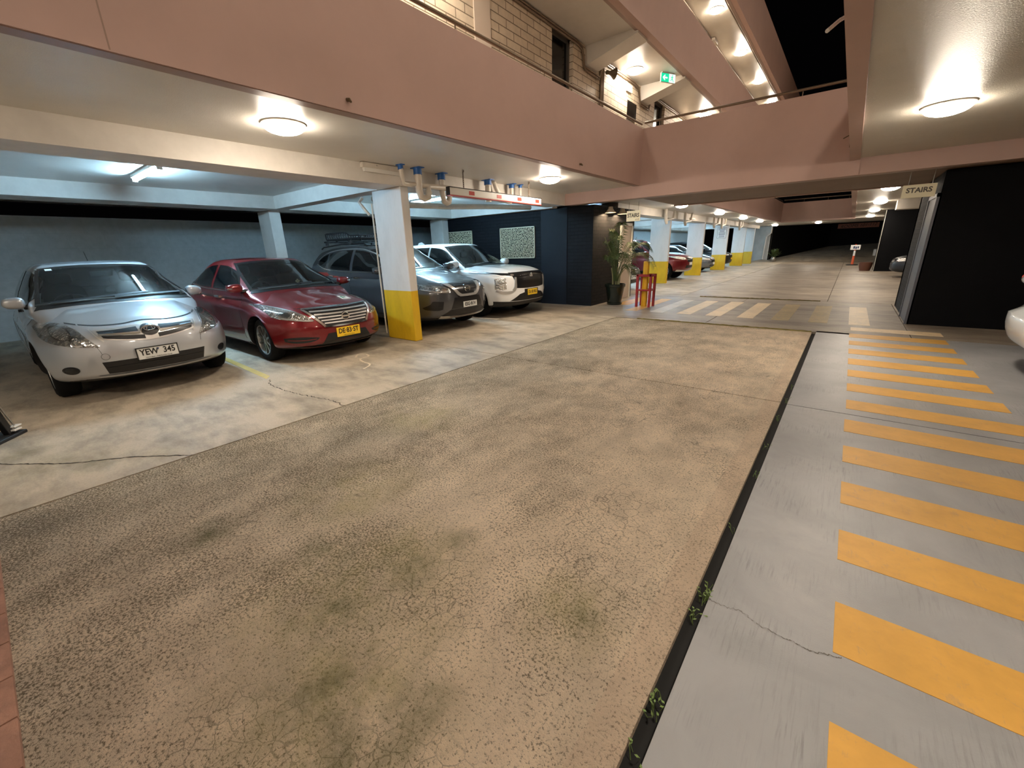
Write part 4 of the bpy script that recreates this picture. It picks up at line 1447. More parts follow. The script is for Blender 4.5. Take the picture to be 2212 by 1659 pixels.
# grille: two dark slots split by the badge, wrapped in body colour bars
gr = c.patch('grille', [(-.455, .780), (-.25, .786), (-.09, .800), (0, .806), (.09, .800), (.25, .786), (.455, .780)], [(-.415, .690), (-.22, .655), (-.1, .638), (0, .632), (.1, .638), (.22, .655), (.415, .690)], 'satin_silver', 'front', 40, 5, .006, .02)
for sg in (-1, 1):
    c.patch('grille_slot', [(sg * .425, .765), (sg * .25, .768), (sg * .10, .776)], [(sg * .415, .745), (sg * .25, .737), (sg * .10, .735)], 'trim_black', 'front', 14, 2, .010, .02, parent=gr)
    c.patch('grille_slot', [(sg * .405, .722), (sg * .25, .710), (sg * .06, .692)], [(sg * .395, .700), (sg * .23, .668), (sg * .06, .650)], 'trim_black', 'front', 14, 2, .010, .02, parent=gr)
    c.line('grille_bar', [(sg * .42, .733), (sg * .25, .723), (sg * .09, .714)], .012, 'chrome', 'front', .016, parent=gr)
c.ell('badge_back', (0, .735), .082, .057, 'gloss_black', off=.012, th=.02, parent=gr)
hx = c.ray('front', (0, .735), .020).x
toyota_like(c, hx, 0, .735, .080, .055, gr)
c.line('chrome_edge', [(-.47, .79), (-.44, .72), (-.40, .67)], .012, 'satin_silver', 'front', .010, parent=gr)
c.line('chrome_edge', [(.47, .79), (.44, .72), (.40, .67)], .012, 'satin_silver', 'front', .010, parent=gr)
c.line('bonnet_seam', [(-.60, .852), (-.40, .822), (-.2, .818), (-.08, .828), (0, .832), (.08, .828), (.2, .818), (.40, .822), (.60, .852)], .010, view='front', n=40)
for sg in (-1, 1):
    c.line('bonnet_seam', [(.42, sg * .70), (.7, sg * .745), (1.0, sg * .765)], .009, view='top')
    c.ell('fog_lamp_recess', (sg * .70, .385), .060, .045, 'trim_black', off=.003)
    c.ell('fog_lamp', (sg * .70, .385), .038, .034, 'gloss_black', off=.006)
    c.line('bumper_seam', [(sg * .47, .62), (sg * .455, .57), (sg * .45, .54)], .003, 'seam_dark', 'front')
c.ell('tow_cover', (-.43, .51), .034, .034, 'seam_dark', off=.0015, th=.002, inner=.92, rings=1)
c.patch('lower_intake', [(-.47, .452), (-.25, .452), (0, .452), (.25, .452), (.47, .452)], [(-.44, .318), (-.25, .312), (0, .312), (.25, .312), (.44, .318)], 'trim_black', 'front', 30, 5, .003, .02)
c.line('intake_bar', [(-.44, .385), (0, .385), (.44, .385)], .010, 'gloss_black', 'front', .010)
c.line('bumper_lip', [(-.52, .298), (-.3, .290), (0, .288), (.3, .290), (.52, .298)], .022, 'silver_paint', 'front', .012)
c.plate(0.005, .488, .372, .128, 'YEW  345', 'plate_white', 'plate_ink', True, ts=.094, xs=.82, small='VICTORIA - THE PLACE TO BE')
pl = [o for o in R_.children if o.name.startswith('number_plate')][-1]
xx = max(v.co.x for v in pl.data.vertices)
MB().prism([(-.012, .012), (.012, .012), (0, -.012)], 0, .002, face_matrix((xx + .0012, 0.010, .522), (0, 1, 0), (0, 0, 1))).build('plate_emblem', 'plate_ink_blue', pl)
# wipers and sticker
for pts in ([(.60, 1.035), (.25, 1.060), (-.30, 1.085)], [(.05, 1.055), (-.3, 1.058), (-.66, 1.055)]):
    c.line('wiper', [(-p[0], p[1]) for p in pts], .016, 'trim_black', 'front', .022, th=.02)
c.line('registration_sticker', [(-.50, 1.405), (-.44, 1.407)], .022, 'paper_white', 'front', .009)
for sg in (-1, 1):
    c.patch('tail_light', [(sg * .60, .98), (sg * .80, .96)], [(sg * .62, .74), (sg * .81, .74)], 'reflector_red', 'rear', 8, 5, .008, .02)

# ================= red sedan
c = Car(SEDAN, 'sedan_car', 'dark red sedan with yellow number plate and P sticker on the bonnet', place(-5.70, 3.27, SEDAN), 0)
R_ = c.root
c.interior()
c.window('windscreen', [(-.545, 1.405), (-.28, 1.432), (0, 1.44), (.28, 1.432), (.545, 1.405)], [(-.715, 1.0), (-.40, 1.028), (0, 1.036), (.40, 1.028), (.715, 1.0)], 'front', 'windscreen_glass', 36, 10, .065)
c.cowl_strip()
for vw in ('side', 'sideL'):
    c.window('side_window', [(1.66, 1.10), (1.95, 1.255), (2.25, 1.355), (2.62, 1.385)], [(1.62, 1.02), (1.95, 1.015), (2.25, 1.02), (2.62, 1.03)], vw, 'privacy_glass', 18, 6, .08)
    c.window('side_window', [(2.72, 1.385), (3.0, 1.37), (3.3, 1.31), (3.55, 1.21)], [(2.72, 1.035), (3.0, 1.04), (3.3, 1.055), (3.55, 1.08)], vw, 'privacy_glass', 18, 6, .08)
    c.window('quarter_window', [(3.60, 1.19), (3.72, 1.135), (3.84, 1.09)], [(3.60, 1.075), (3.72, 1.075), (3.84, 1.08)], vw, 'privacy_glass', 8, 4, .12, cutit=False)
    c.line('window_trim', [(1.55, 1.0), (2.2, 1.0), (2.9, 1.015), (3.5, 1.05), (3.92, 1.09)], .012, 'chrome', vw, .006)
    c.line('door_seam', [(1.50, .95), (1.46, .60), (1.46, .26)], .008, view=vw)
    c.line('door_seam', [(2.67, .99), (2.66, .6), (2.62, .22)], .008, view=vw)
    c.line('door_seam', [(3.62, 1.02), (3.55, .75), (3.3, .40)], .008, view=vw)
c.window('rear_window', [(-.48, 1.37), (0, 1.40), (.48, 1.37)], [(-.60, 1.11), (0, 1.11), (.60, 1.11)], 'rear', 'privacy_glass', 20, 6, .08)
c.handle(2.44, .90); c.handle(3.40, .93)
c.wheels(10)
c.mirror(1.46, .755, 1.055, (.075, .105, .064), 'red_car_paint', led=True)
for sg in (-1, 1):
    hl = c.patch('headlight', [(sg * .45, .625), (sg * .50, .672), (sg * .58, .735), (sg * .68, .790), (sg * .76, .825), (sg * .805, .825)],
                 [(sg * .44, .605), (sg * .52, .610), (sg * .60, .622), (sg * .68, .633), (sg * .76, .650), (sg * .80, .675)], 'lamp_reflector', 'front', 24, 6, .004, .02)
    c.ell('reflector', (sg * .585, .672), .042, .036, 'chrome', off=.010, parent=hl, inner=.6)
    c.ell('reflector', (sg * .685, .705), .055, .045, 'lamp_housing', off=.009, parent=hl)
    c.ell('reflector', (sg * .685, .705), .040, .033, 'chrome', off=.013, parent=hl)
    c.line('light_strip', [(sg * .50, .668), (sg * .60, .746), (sg * .70, .797), (sg * .79, .826)], .012, 'chrome', 'front', .010, parent=hl)
    c.line('light_strip', [(sg * .46, .612), (sg * .60, .628), (sg * .76, .662)], .016, 'satin_silver', 'front', .010, parent=hl)
    c.patch('lens', [(sg * .46, .625), (sg * .50, .668), (sg * .58, .730), (sg * .68, .785), (sg * .755, .820), (sg * .80, .82)],
            [(sg * .45, .610), (sg * .52, .615), (sg * .60, .627), (sg * .68, .638), (sg * .755, .655), (sg * .795, .68)], 'lens_glass', 'front', 22, 5, .018, .012, parent=hl)
    c.line('bonnet_seam', [(.36, sg * .62), (.7, sg * .72), (1.1, sg * .76)], .009, view='top')
    c.patch('fog_recess', [(sg * .42, .375), (sg * .55, .395), (sg * .68, .398), (sg * .77, .385)], [(sg * .45, .345), (sg * .55, .318), (sg * .68, .315), (sg * .76, .335)], 'trim_black', 'front', 16, 4, .004, .012)
    c.line('fog_fin', [(sg * .46, .362), (sg * .60, .352), (sg * .74, .360)], .010, 'red_car_paint', 'front', .010)
gr = c.patch('grille', [(-.485, .752), (-.3, .752), (0, .752), (.3, .752), (.485, .752)], [(-.315, .525), (-.2, .518), (0, .515), (.2, .518), (.315, .525)], 'trim_black', 'front', 36, 8, .004, .02)
for z0 in (.722, .682, .642, .600, .560):
    wv = .30 + (z0 - .525) / .227 * .165
    c.line('grille_bar', [(-wv, z0), (0, z0 - .003), (wv, z0)], .017, 'satin_silver', 'front', .014, parent=gr)
c.line('grille_frame', [(-.50, .760), (-.3, .762), (0, .763), (.3, .762), (.50, .760)], .020, 'chrome', 'front', .014, parent=gr)
c.line('grille_frame', [(-.33, .520), (-.2, .512), (0, .510), (.2, .512), (.33, .520)], .020, 'chrome', 'front', .014, parent=gr)
for sg in (-1, 1):
    c.line('grille_frame', [(sg * .505, .757), (sg * .42, .64), (sg * .325, .520)], .030, 'chrome', 'front', .014, parent=gr, curve=False)
c.ell('badge_back', (0, .632), .056, .050, 'gloss_black', off=.016, th=.02, parent=gr)
ring_bar_badge(c.ray('front', (0, .632), .022).x, 0, .632, .056, gr)
c.line('bonnet_seam', [(-.56, .775), (-.3, .778), (0, .780), (.3, .778), (.56, .775)], .008, view='front', n=30)
c.patch('lower_intake', [(-.30, .415), (-.15, .42), (0, .42), (.15, .42), (.30, .415)], [(-.40, .262), (-.2, .258), (0, .256), (.2, .258), (.40, .262)], 'trim_black', 'front', 30, 5, .003, .02)
c.line('bumper_lip', [(-.60, .245), (-.3, .238), (0, .236), (.3, .238), (.60, .245)], .022, 'red_car_paint', 'front', .014)
c.plate(0.0, .412, .372, .134, 'DE\u00b783\u00b7ST', 'plate_yellow', 'plate_ink', False, ts=.098, xs=.86, small='NEW SOUTH WALES')
# P sticker on the bonnet
ps = c.patch('provisional_sticker', [(.46, .245), (.46, .395)], [(.62, .245), (.62, .395)], 'paper_white', 'top', 6, 4, .003, .003, straight=True)
c.line('sticker_letter', [(.492, .285), (.592, .285)], .020, 'p_green', 'top', .0052, parent=ps, curve=False, n=4)
c.line('sticker_letter', [(.590, .290), (.590, .335), (.576, .352), (.556, .352), (.542, .335), (.542, .292)], .018, 'p_green', 'top', .0052, parent=ps)
# freshener on the dash and stickers
z0 = c.fn['belt'](1.7) + .08
m = MB()
for dy, dz in ((0, .03), (.022, .05), (-.022, .05), (0, .07), (0, .0)):
    m.lathe([(.001, -.002), (.016, 0), (.001, .002)], (SEDAN['L'] / 2 - 1.52, .10 + dy, z0 + dz), 'x', 12)
m.build('dash_ornament', 'sign_cream', R_)
for pts in ([(-.60, 1.022), (-.25, 1.045), (.22, 1.065)], [(.02, 1.045), (.35, 1.046), (.64, 1.04)]):
    c.line('wiper', pts, .013, 'trim_black', 'front', .020, th=.018)
for sg in (-1, 1):
    c.patch('tail_light', [(sg * .55, .98), (sg * .78, .96)], [(sg * .60, .74), (sg * .79, .74)], 'reflector_red', 'rear', 8, 5, .008, .02)

# ================= dark grey SUV
c = Car(SUVD, 'suv_car', 'dark grey SUV carrying a black roof basket, behind the yellow-based column', place(-5.72, 5.88, SUVD), 0)
R_ = c.root
c.interior()
c.window('windscreen', [(-.60, 1.575), (-.3, 1.60), (0, 1.608), (.3, 1.60), (.60, 1.575)], [(-.75, 1.135), (-.40, 1.165), (0, 1.172), (.40, 1.165), (.75, 1.135)], 'front', 'windscreen_glass', 36, 10, .065)
c.cowl_strip()
for vw in ('side', 'sideL'):
    c.window('side_window', [(1.60, 1.24), (1.88, 1.42), (2.18, 1.535), (2.56, 1.575)], [(1.55, 1.155), (1.88, 1.15), (2.18, 1.155), (2.56, 1.165)], vw, 'privacy_glass', 18, 6, .08)
    c.window('side_window', [(2.66, 1.578), (3.0, 1.572), (3.35, 1.55), (3.58, 1.52)], [(2.66, 1.168), (3.0, 1.175), (3.35, 1.19), (3.58, 1.21)], vw, 'privacy_glass', 18, 6, .08)
    c.window('quarter_window', [(3.64, 1.515), (3.85, 1.47), (4.05, 1.38)], [(3.64, 1.215), (3.85, 1.24), (4.05, 1.30)], vw, 'privacy_glass', 10, 5, .10, cutit=False)
    c.line('window_trim', [(1.45, 1.132), (2.2, 1.135), (3.0, 1.15), (3.7, 1.20), (4.12, 1.30)], .015, 'chrome', vw, .007)
    c.line('window_trim', [(1.60, 1.27), (1.90, 1.455), (2.25, 1.575), (2.7, 1.602), (3.3, 1.585), (3.8, 1.515), (4.10, 1.38)], .013, 'satin_silver', vw, .007)
    c.line('door_seam', [(1.42, 1.07), (1.38, .70), (1.38, .34)], .008, view=vw)
    c.line('door_seam', [(2.62, 1.12), (2.60, .7), (2.56, .32)], .008, view=vw)
    c.line('door_seam', [(3.66, 1.17), (3.6, .88), (3.38, .52)], .008, view=vw)
    c.line('sill_cladding', [(1.42, .30), (2.4, .29), (3.2, .30)], .10, 'trim_black', vw, .010, th=.014)
c.handle(2.40, 1.02); c.handle(3.42, 1.05)
c.wheels(10)
c.mirror(1.46, .81, 1.175, (.085, .12, .075), 'graphite_paint', led=True)
for sg in (-1, 1):
    hl = c.patch('headlight', [(sg * .40, .815), (sg * .52, .872), (sg * .64, .895), (sg * .76, .915), (sg * .86, .925)],
                 [(sg * .42, .755), (sg * .52, .752), (sg * .64, .768), (sg * .76, .80), (sg * .85, .845)], 'lamp_housing', 'front', 22, 6, .005, .02)
    c.ell('reflector', (sg * .52, .800), .036, .032, 'chrome', off=.010, parent=hl)
    c.ell('reflector', (sg * .625, .835), .042, .038, 'lamp_reflector', off=.010, parent=hl)
    c.ell('reflector', (sg * .73, .862), .034, .028, 'lamp_reflector', off=.010, parent=hl)
    c.line('light_strip', [(sg * .44, .760), (sg * .55, .762), (sg * .68, .785), (sg * .80, .825)], .014, 'chrome', 'front', .010, parent=hl)
    c.patch('lens', [(sg * .41, .812), (sg * .52, .868), (sg * .64, .891), (sg * .76, .911), (sg * .85, .921)],
            [(sg * .43, .760), (sg * .52, .757), (sg * .64, .773), (sg * .76, .805), (sg * .845, .85)], 'lens_glass', 'front', 20, 5, .018, .012, parent=hl)
    c.line('bonnet_seam', [(.30, sg * .70), (.7, sg * .77), (1.15, sg * .80)], .009, view='top')
    c.patch('fog_recess', [(sg * .56, .600), (sg * .66, .610), (sg * .72, .612), (sg * .74, .575)], [(sg * .58, .455), (sg * .66, .440), (sg * .80, .46), (sg * .83, .50)], 'trim_black', 'front', 14, 5, .004, .012)
    c.line('fog_fin', [(sg * .60, .50), (sg * .70, .49), (sg * .80, .495)], .012, 'gloss_black', 'front', .010)
gr = c.patch('grille', [(-.44, .895), (-.2, .90), (0, .902), (.2, .90), (.44, .895)], [(-.25, .655), (-.12, .65), (0, .65), (.12, .65), (.25, .655)], 'gloss_black', 'front', 30, 8, .004, .02)
for z0 in (.87, .84, .81, .78, .75, .72):
    c.line('grille_bar', [(-.24 - (z0 - .70) * .5, z0), (0, z0), (.24 + (z0 - .70) * .5, z0)], .006, 'trim_black', 'front', .010, parent=gr)
for sg in (-1, 1):
    c.patch('grille_frame', [(sg * .475, .898), (sg * .36, .80), (sg * .27, .70), (sg * .20, .672)], [(sg * .36, .898), (sg * .285, .80), (sg * .215, .735), (sg * .17, .715)], 'satin_silver', 'front', 16, 3, .024, .03, parent=gr)
c.line('grille_frame', [(-.22, .690), (0, .685), (.22, .690)], .042, 'satin_silver', 'front', .024, parent=gr, th=.03)
c.ell('badge_back', (0, .805), .066, .062, 'gloss_black', off=.016, th=.02, parent=gr)
ring_bar_badge(c.ray('front', (0, .805), .024).x, 0, .805, .066, gr)
c.line('bonnet_seam', [(-.62, .93), (-.4, .915), (0, .915), (.4, .915), (.62, .93)], .012, view='front', n=30)
c.patch('lower_intake', [(-.34, .655), (0, .655), (.34, .655)], [(-.42, .45), (0, .45), (.42, .45)], 'gloss_black', 'front', 30, 5, .003, .02)
c.patch('lower_intake', [(-.42, .44), (0, .44), (.42, .44)], [(-.62, .325), (0, .325), (.62, .325)], 'trim_black', 'front', 30, 4, .004, .02)
c.line('skid_plate', [(-.60, .315), (-.3, .298), (0, .295), (.3, .298), (.60, .315)], .048, 'satin_silver', 'front', .016, th=.02)
c.plate(0.04, .510, .372, .107, 'ESG\u00b781V', 'plate_white', 'plate_ink', False, ts=.092, xs=.92)
# sun reflector card on the dash
MB().prism([(-.68, 0), (.62, 0), (.66, .10), (-.66, .13)], 0, .006, face_matrix((SUVD['L'] / 2 - 1.60, 0, 1.17), (0, 1, 0), (-.35, 0, 1))).build('dash_cover', 'dash_cover', R_)
for sg in (-1, 1):
    m = MB().tube([(SUVD['L'] / 2 - 2.25, sg * .60, 1.655), (SUVD['L'] / 2 - 2.35, sg * .60, 1.70), (SUVD['L'] / 2 - 3.2, sg * .61, 1.715), (SUVD['L'] / 2 - 3.95, sg * .62, 1.67), (SUVD['L'] / 2 - 4.05, sg * .62, 1.63)], .016, 8)
    m.build('roof_rail', 'trim_black', R_, smooth=50)
    c.patch('tail_light', [(sg * .62, 1.15), (sg * .83, 1.12)], [(sg * .64, .92), (sg * .85, .9)], 'reflector_red', 'rear', 8, 5, .008, .02)

# roof basket, its own thing strapped on the grey SUV
bx0 = -5.72 - 4.0
by = 5.88
rb = thing('roof_basket', 'black tubular roof basket mounted on top of the dark grey SUV', 'roof rack', (bx0 + .7, by, 1.70))
def rel(x, y, z): return (x - (bx0 + .7), y - by, z - 1.70)
zb = 1.83
x0, x1, y0, y1 = bx0 + .02, bx0 + 1.42, by - .50, by + .50
m = MB()
m.tube([rel(x0, y0, zb), rel(x1, y0, zb), rel(x1, y1, zb), rel(x0, y1, zb)], .020, 8, closed=True)
for i in range(1, 9):
    y = y0 + (y1 - y0) * i / 9
    m.tube([rel(x0, y, zb), rel(x1, y, zb)], .011, 6)
m.build('basket_floor', 'matte_black', rb)
m = MB()
def tops(x):
    t = (x - x0) / (x1 - x0)
    return zb + (.13 if t < .62 else (.13 - .075 * min(1, (t - .62) / .12)))
for y, s_ in ((y0, -1), (y1, 1)):
    pts = [rel(x0 - .02, y, zb + .02)] + [rel(x0 + .03, y + s_ * .035, zb + .12)] + [rel(x, y + s_ * .035, tops(x)) for x in np.linspace(x0 + .08, x1 - .03, 12)] + [rel(x1 + .01, y, zb + .02)]
    m.tube(pts, .017, 6)
    for i in range(14):
        x = x0 + .08 + (x1 - x0 - .14) * i / 13
        m.tube([rel(x, y, zb), rel(x + .01, y + s_ * .03, (zb + tops(x)) / 2), rel(x + .035, y + s_ * .035, tops(x))], .010, 5)
for x in (x0 - .01, x1):
    zt = tops(x) if x > x0 else zb + .12
    m.tube([rel(x, y0 - .03, zt), rel(x, y1 + .03, zt)], .011, 6)
    for i in range(7):
        y = y0 + (y1 - y0) * i / 6
        m.tube([rel(x, y, zb), rel(x, y, zt)], .0065, 5)
m.build('basket_rim', 'matte_black', rb)
for x in (bx0 + .18, bx0 + 1.16):
    cbm = MB().tube([rel(x, by - .66, 1.775), rel(x, by + .66, 1.775)], .018, 8)
    cb_ = cbm.build('cross_bar', 'matte_black', rb)
    for sgn in (-1, 1):
        MB().tube([rel(x, by + sgn * .60, 1.70), rel(x, by + sgn * .60, 1.80)], [.045, .03], 8).build('clamp', 'matte_black', cb_)
    for sgn in (-1, 1):
        MB().tube([rel(x, by + sgn * .35, 1.775), rel(x, by + sgn * .35, 1.84)], .022, 8).build('clamp', 'matte_black', cb_)

# ================= white SUV
c = Car(SUVW, 'suv_car', 'white SUV with black grille parked beside the black wall with gold panels', place(-5.74, 8.03, SUVW), 0)
R_ = c.root
c.interior()
c.window('windscreen', [(-.63, 1.605), (-.3, 1.63), (0, 1.637), (.3, 1.63), (.63, 1.605)], [(-.77, 1.15), (-.40, 1.178), (0, 1.185), (.40, 1.178), (.77, 1.15)], 'front', 'windscreen_glass', 36, 10, .065)
c.cowl_strip()
for vw in ('side', 'sideL'):
    c.window('side_window', [(1.64, 1.24), (1.92, 1.44), (2.2, 1.555), (2.56, 1.595)], [(1.58, 1.15), (1.92, 1.145), (2.2, 1.145), (2.56, 1.15)], vw, 'privacy_glass', 18, 6, .07)
    c.window('side_window', [(2.62, 1.598), (3.0, 1.595), (3.35, 1.585), (3.62, 1.57)], [(2.62, 1.152), (3.0, 1.158), (3.35, 1.165), (3.62, 1.18)], vw, 'privacy_glass', 18, 6, .07)
    c.window('quarter_window', [(3.68, 1.565), (3.95, 1.54), (4.2, 1.50)], [(3.68, 1.185), (3.95, 1.2), (4.2, 1.28)], vw, 'privacy_glass', 10, 5, .10, cutit=False)
    c.line('window_pillar', [(2.58, 1.60), (2.59, 1.38), (2.60, 1.14)], .030, 'satin_silver', vw, .008)
    c.line('window_trim', [(1.50, 1.125), (2.2, 1.125), (3.0, 1.135), (3.7, 1.16), (4.2, 1.25)], .014, 'satin_silver', vw, .007)
    c.line('door_seam', [(1.48, 1.08), (1.44, .70), (1.44, .34)], .008, view=vw)
    c.line('door_seam', [(2.62, 1.12), (2.60, .7), (2.56, .32)], .008, view=vw)
    c.line('fender_line', [(.28, .93), (.7, .98), (1.2, .955), (1.8, .93)], .010, 'satin_silver', vw, .001)
    c.line('sill_cladding', [(1.46, .30), (2.4, .29), (3.2, .30)], .10, 'trim_black', vw, .010, th=.014)
c.handle(2.40, 1.0, 'chrome'); c.handle(3.42, 1.03, 'chrome')
c.wheels(10)
c.mirror(1.55, .83, 1.20, (.09, .12, .08), 'pearl_white_paint')
for sg in (-1, 1):
    c.patch('daytime_light', [(sg * .50, .972), (sg * .62, .985), (sg * .76, .998), (sg * .90, 1.02)], [(sg * .52, .928), (sg * .62, .935), (sg * .76, .955), (sg * .90, .995)], 'gloss_black', 'front', 18, 3, .008, .02)
    c.ell('daytime_bulb', (sg * .585, .950), .038, .018, 'chrome', off=.012)
    hl = c.patch('headlight', [(sg * .735, .885), (sg * .80, .895), (sg * .875, .875)], [(sg * .735, .655), (sg * .80, .640), (sg * .875, .650)], 'lamp_reflector', 'front', 12, 8, .006, .02)
    for k in range(4):
        z0 = .685 + k * .055
        c.line('light_strip', [(sg * .745, z0), (sg * .80, z0 - .014), (sg * .87, z0 + .004)], .014, 'lamp_housing' if k % 2 == 0 else 'chrome', 'front', .012, parent=hl)
    c.patch('chrome_hook', [(sg * .55, .905), (sg * .565, .80), (sg * .575, .70), (sg * .62, .632)], [(sg * .505, .90), (sg * .515, .80), (sg * .515, .68), (sg * .565, .600)], 'satin_silver', 'front', 16, 3, .014, .02)
    c.patch('chrome_hook', [(sg * .565, .620), (sg * .68, .608), (sg * .80, .610), (sg * .86, .635)], [(sg * .62, .565), (sg * .70, .545), (sg * .80, .548), (sg * .87, .60)], 'satin_silver', 'front', 16, 3, .010, .02)
    c.line('bonnet_seam', [(.12, sg * .60), (.30, sg * .79), (.7, sg * .84), (1.2, sg * .86)], .009, view='top')
gr = c.patch('grille', [(-.62, 1.0), (-.3, 1.006), (0, 1.008), (.3, 1.006), (.62, 1.0)], [(-.50, .665), (-.25, .650), (0, .648), (.25, .650), (.50, .665)], 'gloss_black', 'front', 34, 8, .005, .02)
for z0 in (.965, .925, .875):
    c.line('grille_bar', [(-.50, z0), (0, z0 - .005), (.50, z0)], .012, 'trim_black', 'front', .012, parent=gr)
hx = c.ray('front', (0, .93), .020).x
m = MB()
def diamond(cy, cz, ang, a=.026, b=.048):
    pts = [(0, 0), (a * .58, b * .5), (0, b), (-a * .58, b * .5)]
    ca, sa = math.cos(ang), math.sin(ang)
    m.prism([(cy + x * ca - y * sa, cz + x * sa + y * ca) for x, y in pts], 0, .008, face_matrix((hx, 0, 0), (0, 1, 0), (0, 0, 1)))
for ang in (0, 2 * math.pi / 3, -2 * math.pi / 3):
    diamond(0, .925, ang, .05, .058)
m.build('badge', 'satin_silver', gr)
c.patch('lower_intake', [(-.42, .525), (-.2, .56), (0, .56), (.2, .56), (.42, .525)], [(-.66, .385), (-.3, .375), (0, .375), (.3, .375), (.66, .385)], 'trim_black', 'front', 30, 5, .004, .02)
c.patch('lower_cladding', [(-.88, .385), (-.5, .368), (0, .365), (.5, .368), (.88, .385)], [(-.86, .27), (-.5, .262), (0, .262), (.5, .262), (.86, .27)], 'trim_black', 'front', 34, 4, .008, .02)
c.patch('plate_holder', [(-.26, .625), (.26, .625)], [(-.26, .47), (.26, .47)], 'gloss_black', 'front', 10, 4, .010, .02, straight=True)
c.plate(0.02, .548, .372, .132, 'DL\u00b783\u00b7RU', 'plate_yellow', 'plate_ink', False, ts=.094, xs=.86, off=.022)
MB().prism([(-.10, 0), (.10, 0), (.10, .16), (-.10, .16)], 0, .004, face_matrix((SUVW['L'] / 2 - 1.55, .48, 1.17), (0, 1, 0), (-.6, 0, .8))).build('windscreen_notice', 'sign_cream', R_)
MB().prism([(-.16, 0), (.14, 0), (.02, .075), (-.10, .06)], -.012, .012, Matrix.Translation((SUVW['L'] / 2 - 3.75, 0, 1.688)) @ Matrix.Rotation(math.pi / 2, 4, 'X')).build('roof_fin', 'pearl_white_paint', R_, smooth=50)
for sg in (-1, 1):
    c.patch('tail_light', [(sg * .62, 1.15), (sg * .86, 1.12)], [(sg * .64, .95), (sg * .87, .93)], 'reflector_red', 'rear', 8, 5, .008, .02)

# ================= simpler cars further away
def plain_car(sp, paint, name, label, front, yaw, dens=.5, plate=None, lamps=True, group=None):
    q = dict(sp); q['paint'] = paint
    L = q['L']
    c = Car(q, name, label, (front[0] - math.cos(yaw) * L / 2, front[1] - math.sin(yaw) * L / 2, 0), yaw, group, dens)
    cw = q['cowl']; rz_ = q['roof'][0][1]; bz = q['belt'][1][1]
    k = q['W'] / 1.8
    c.window('windscreen', [(-.56 * k, rz_ - .03), (0, rz_ + .005), (.56 * k, rz_ - .03)], [(-.73 * k, bz + .04), (0, bz + .075), (.73 * k, bz + .04)], 'front', 'frit_black', 20, 6, .07, cutit=False)
    c.cowl_strip()
    for vw in ('side', 'sideL'):
        u0 = cw + .45; u1 = u0 + .95; u2 = u1 + 1.0
        c.window('side_window', [(u0, bz + .13), (u0 + .35, rz_ - .16), (u1, rz_ - .06)], [(u0, bz + .05), (u0 + .35, bz + .05), (u1, bz + .05)], vw, 'frit_black', 14, 5, .08, cutit=False)
        c.window('side_window', [(u1 + .1, rz_ - .06), (u1 + .6, rz_ - .08), (u2, rz_ - .16)], [(u1 + .1, bz + .05), (u1 + .6, bz + .06), (u2, bz + .10)], vw, 'frit_black', 14, 5, .08, cutit=False)
    c.window('rear_window', [(-.52 * k, rz_ - .06), (0, rz_ - .03), (.52 * k, rz_ - .06)], [(-.64 * k, bz + .10), (0, bz + .10), (.64 * k, bz + .10)], 'rear', 'frit_black', 16, 6, .07, cutit=False)
    for sg in (-1, 1):
        c.patch('tail_light', [(sg * .62 * k, bz + .05), (sg * .80 * k, bz + .02)], [(sg * .62 * k, bz - .16), (sg * .82 * k, bz - .16)], 'reflector_red', 'rear', 8, 5, .008, .02)
    c.wheels(8)
    c.mirror(cw + .33, q['W'] / 2 - .06, bz + .08, mat=paint)
    hz = q['deck'][0][1]
    for sg in (-1, 1):
        c.patch('headlight', [(sg * .50, hz - .07), (sg * .68, hz - .01), (sg * .82, hz + .01)], [(sg * .50, hz - .15), (sg * .68, hz - .15), (sg * .82, hz - .10)], 'lamp_reflector', 'front', 12, 4, .008, .02)
    gr = c.patch('grille', [(-.45, hz - .05), (0, hz - .045), (.45, hz - .05)], [(-.34, hz - .26), (0, hz - .27), (.34, hz - .26)], 'gloss_black', 'front', 16, 5, .006, .02)
    c.line('grille_bar', [(-.40, hz - .11), (0, hz - .12), (.40, hz - .11)], .02, 'chrome', 'front', .014, parent=gr)
    c.line('grille_bar', [(-.36, hz - .19), (0, hz - .20), (.36, hz - .19)], .02, 'chrome', 'front', .014, parent=gr)
    c.patch('lower_intake', [(-.45, hz - .40), (.45, hz - .40)], [(-.5, hz - .52), (.5, hz - .52)], 'trim_black', 'front', 14, 3, .004, .02)
    if plate:
        c.plate(0, hz - .34, .372, .12, plate[0], plate[1], 'plate_ink', False, ts=.085)
    return c
# red utility behind the second column
UTE = dict(SUVD); UTE.update(L=5.2, W=1.85, wb=3.15, fo=.92, R=.39, beltz=1.15, paint='far_red_paint',
    roof=[(2.2, 1.76), (2.6, 1.79), (3.2, 1.78), (3.5, 1.74), (3.7, 1.7), (3.8, 1.68)], ws=[(0, 1.25), (.25, 1.45), (.6, 1.8), (.9, 2.1), (1, 2.22)], rg=[(0, 3.95), (.4, 3.88), (.8, 3.75), (1, 3.65)],
    deck=[(0, 1.02), (.12, 1.06), (.35, 1.10), (.7, 1.14), (1.3, 1.17), (1.6, 1.15), (2.8, 1.15), (4.3, 1.18), (5.2, 1.15)], tail=[(.2, 5.1), (.4, 5.18), (.6, 5.2), (.9, 5.2), (1.15, 5.15)],
    nose=[(.2, .22), (.32, .08), (.45, .02), (.6, 0), (.8, .0), (.95, .03), (1.05, .10)], bottom=[(0, .36), (.5, .33), (1, .3), (4, .3), (5.2, .45)], sill=.42,
    plan=[(0, .97), (.4, .985), (.9, 1.0), (2.2, 1.0), (3.6, .99), (5.2, .98)], cowl=1.35)
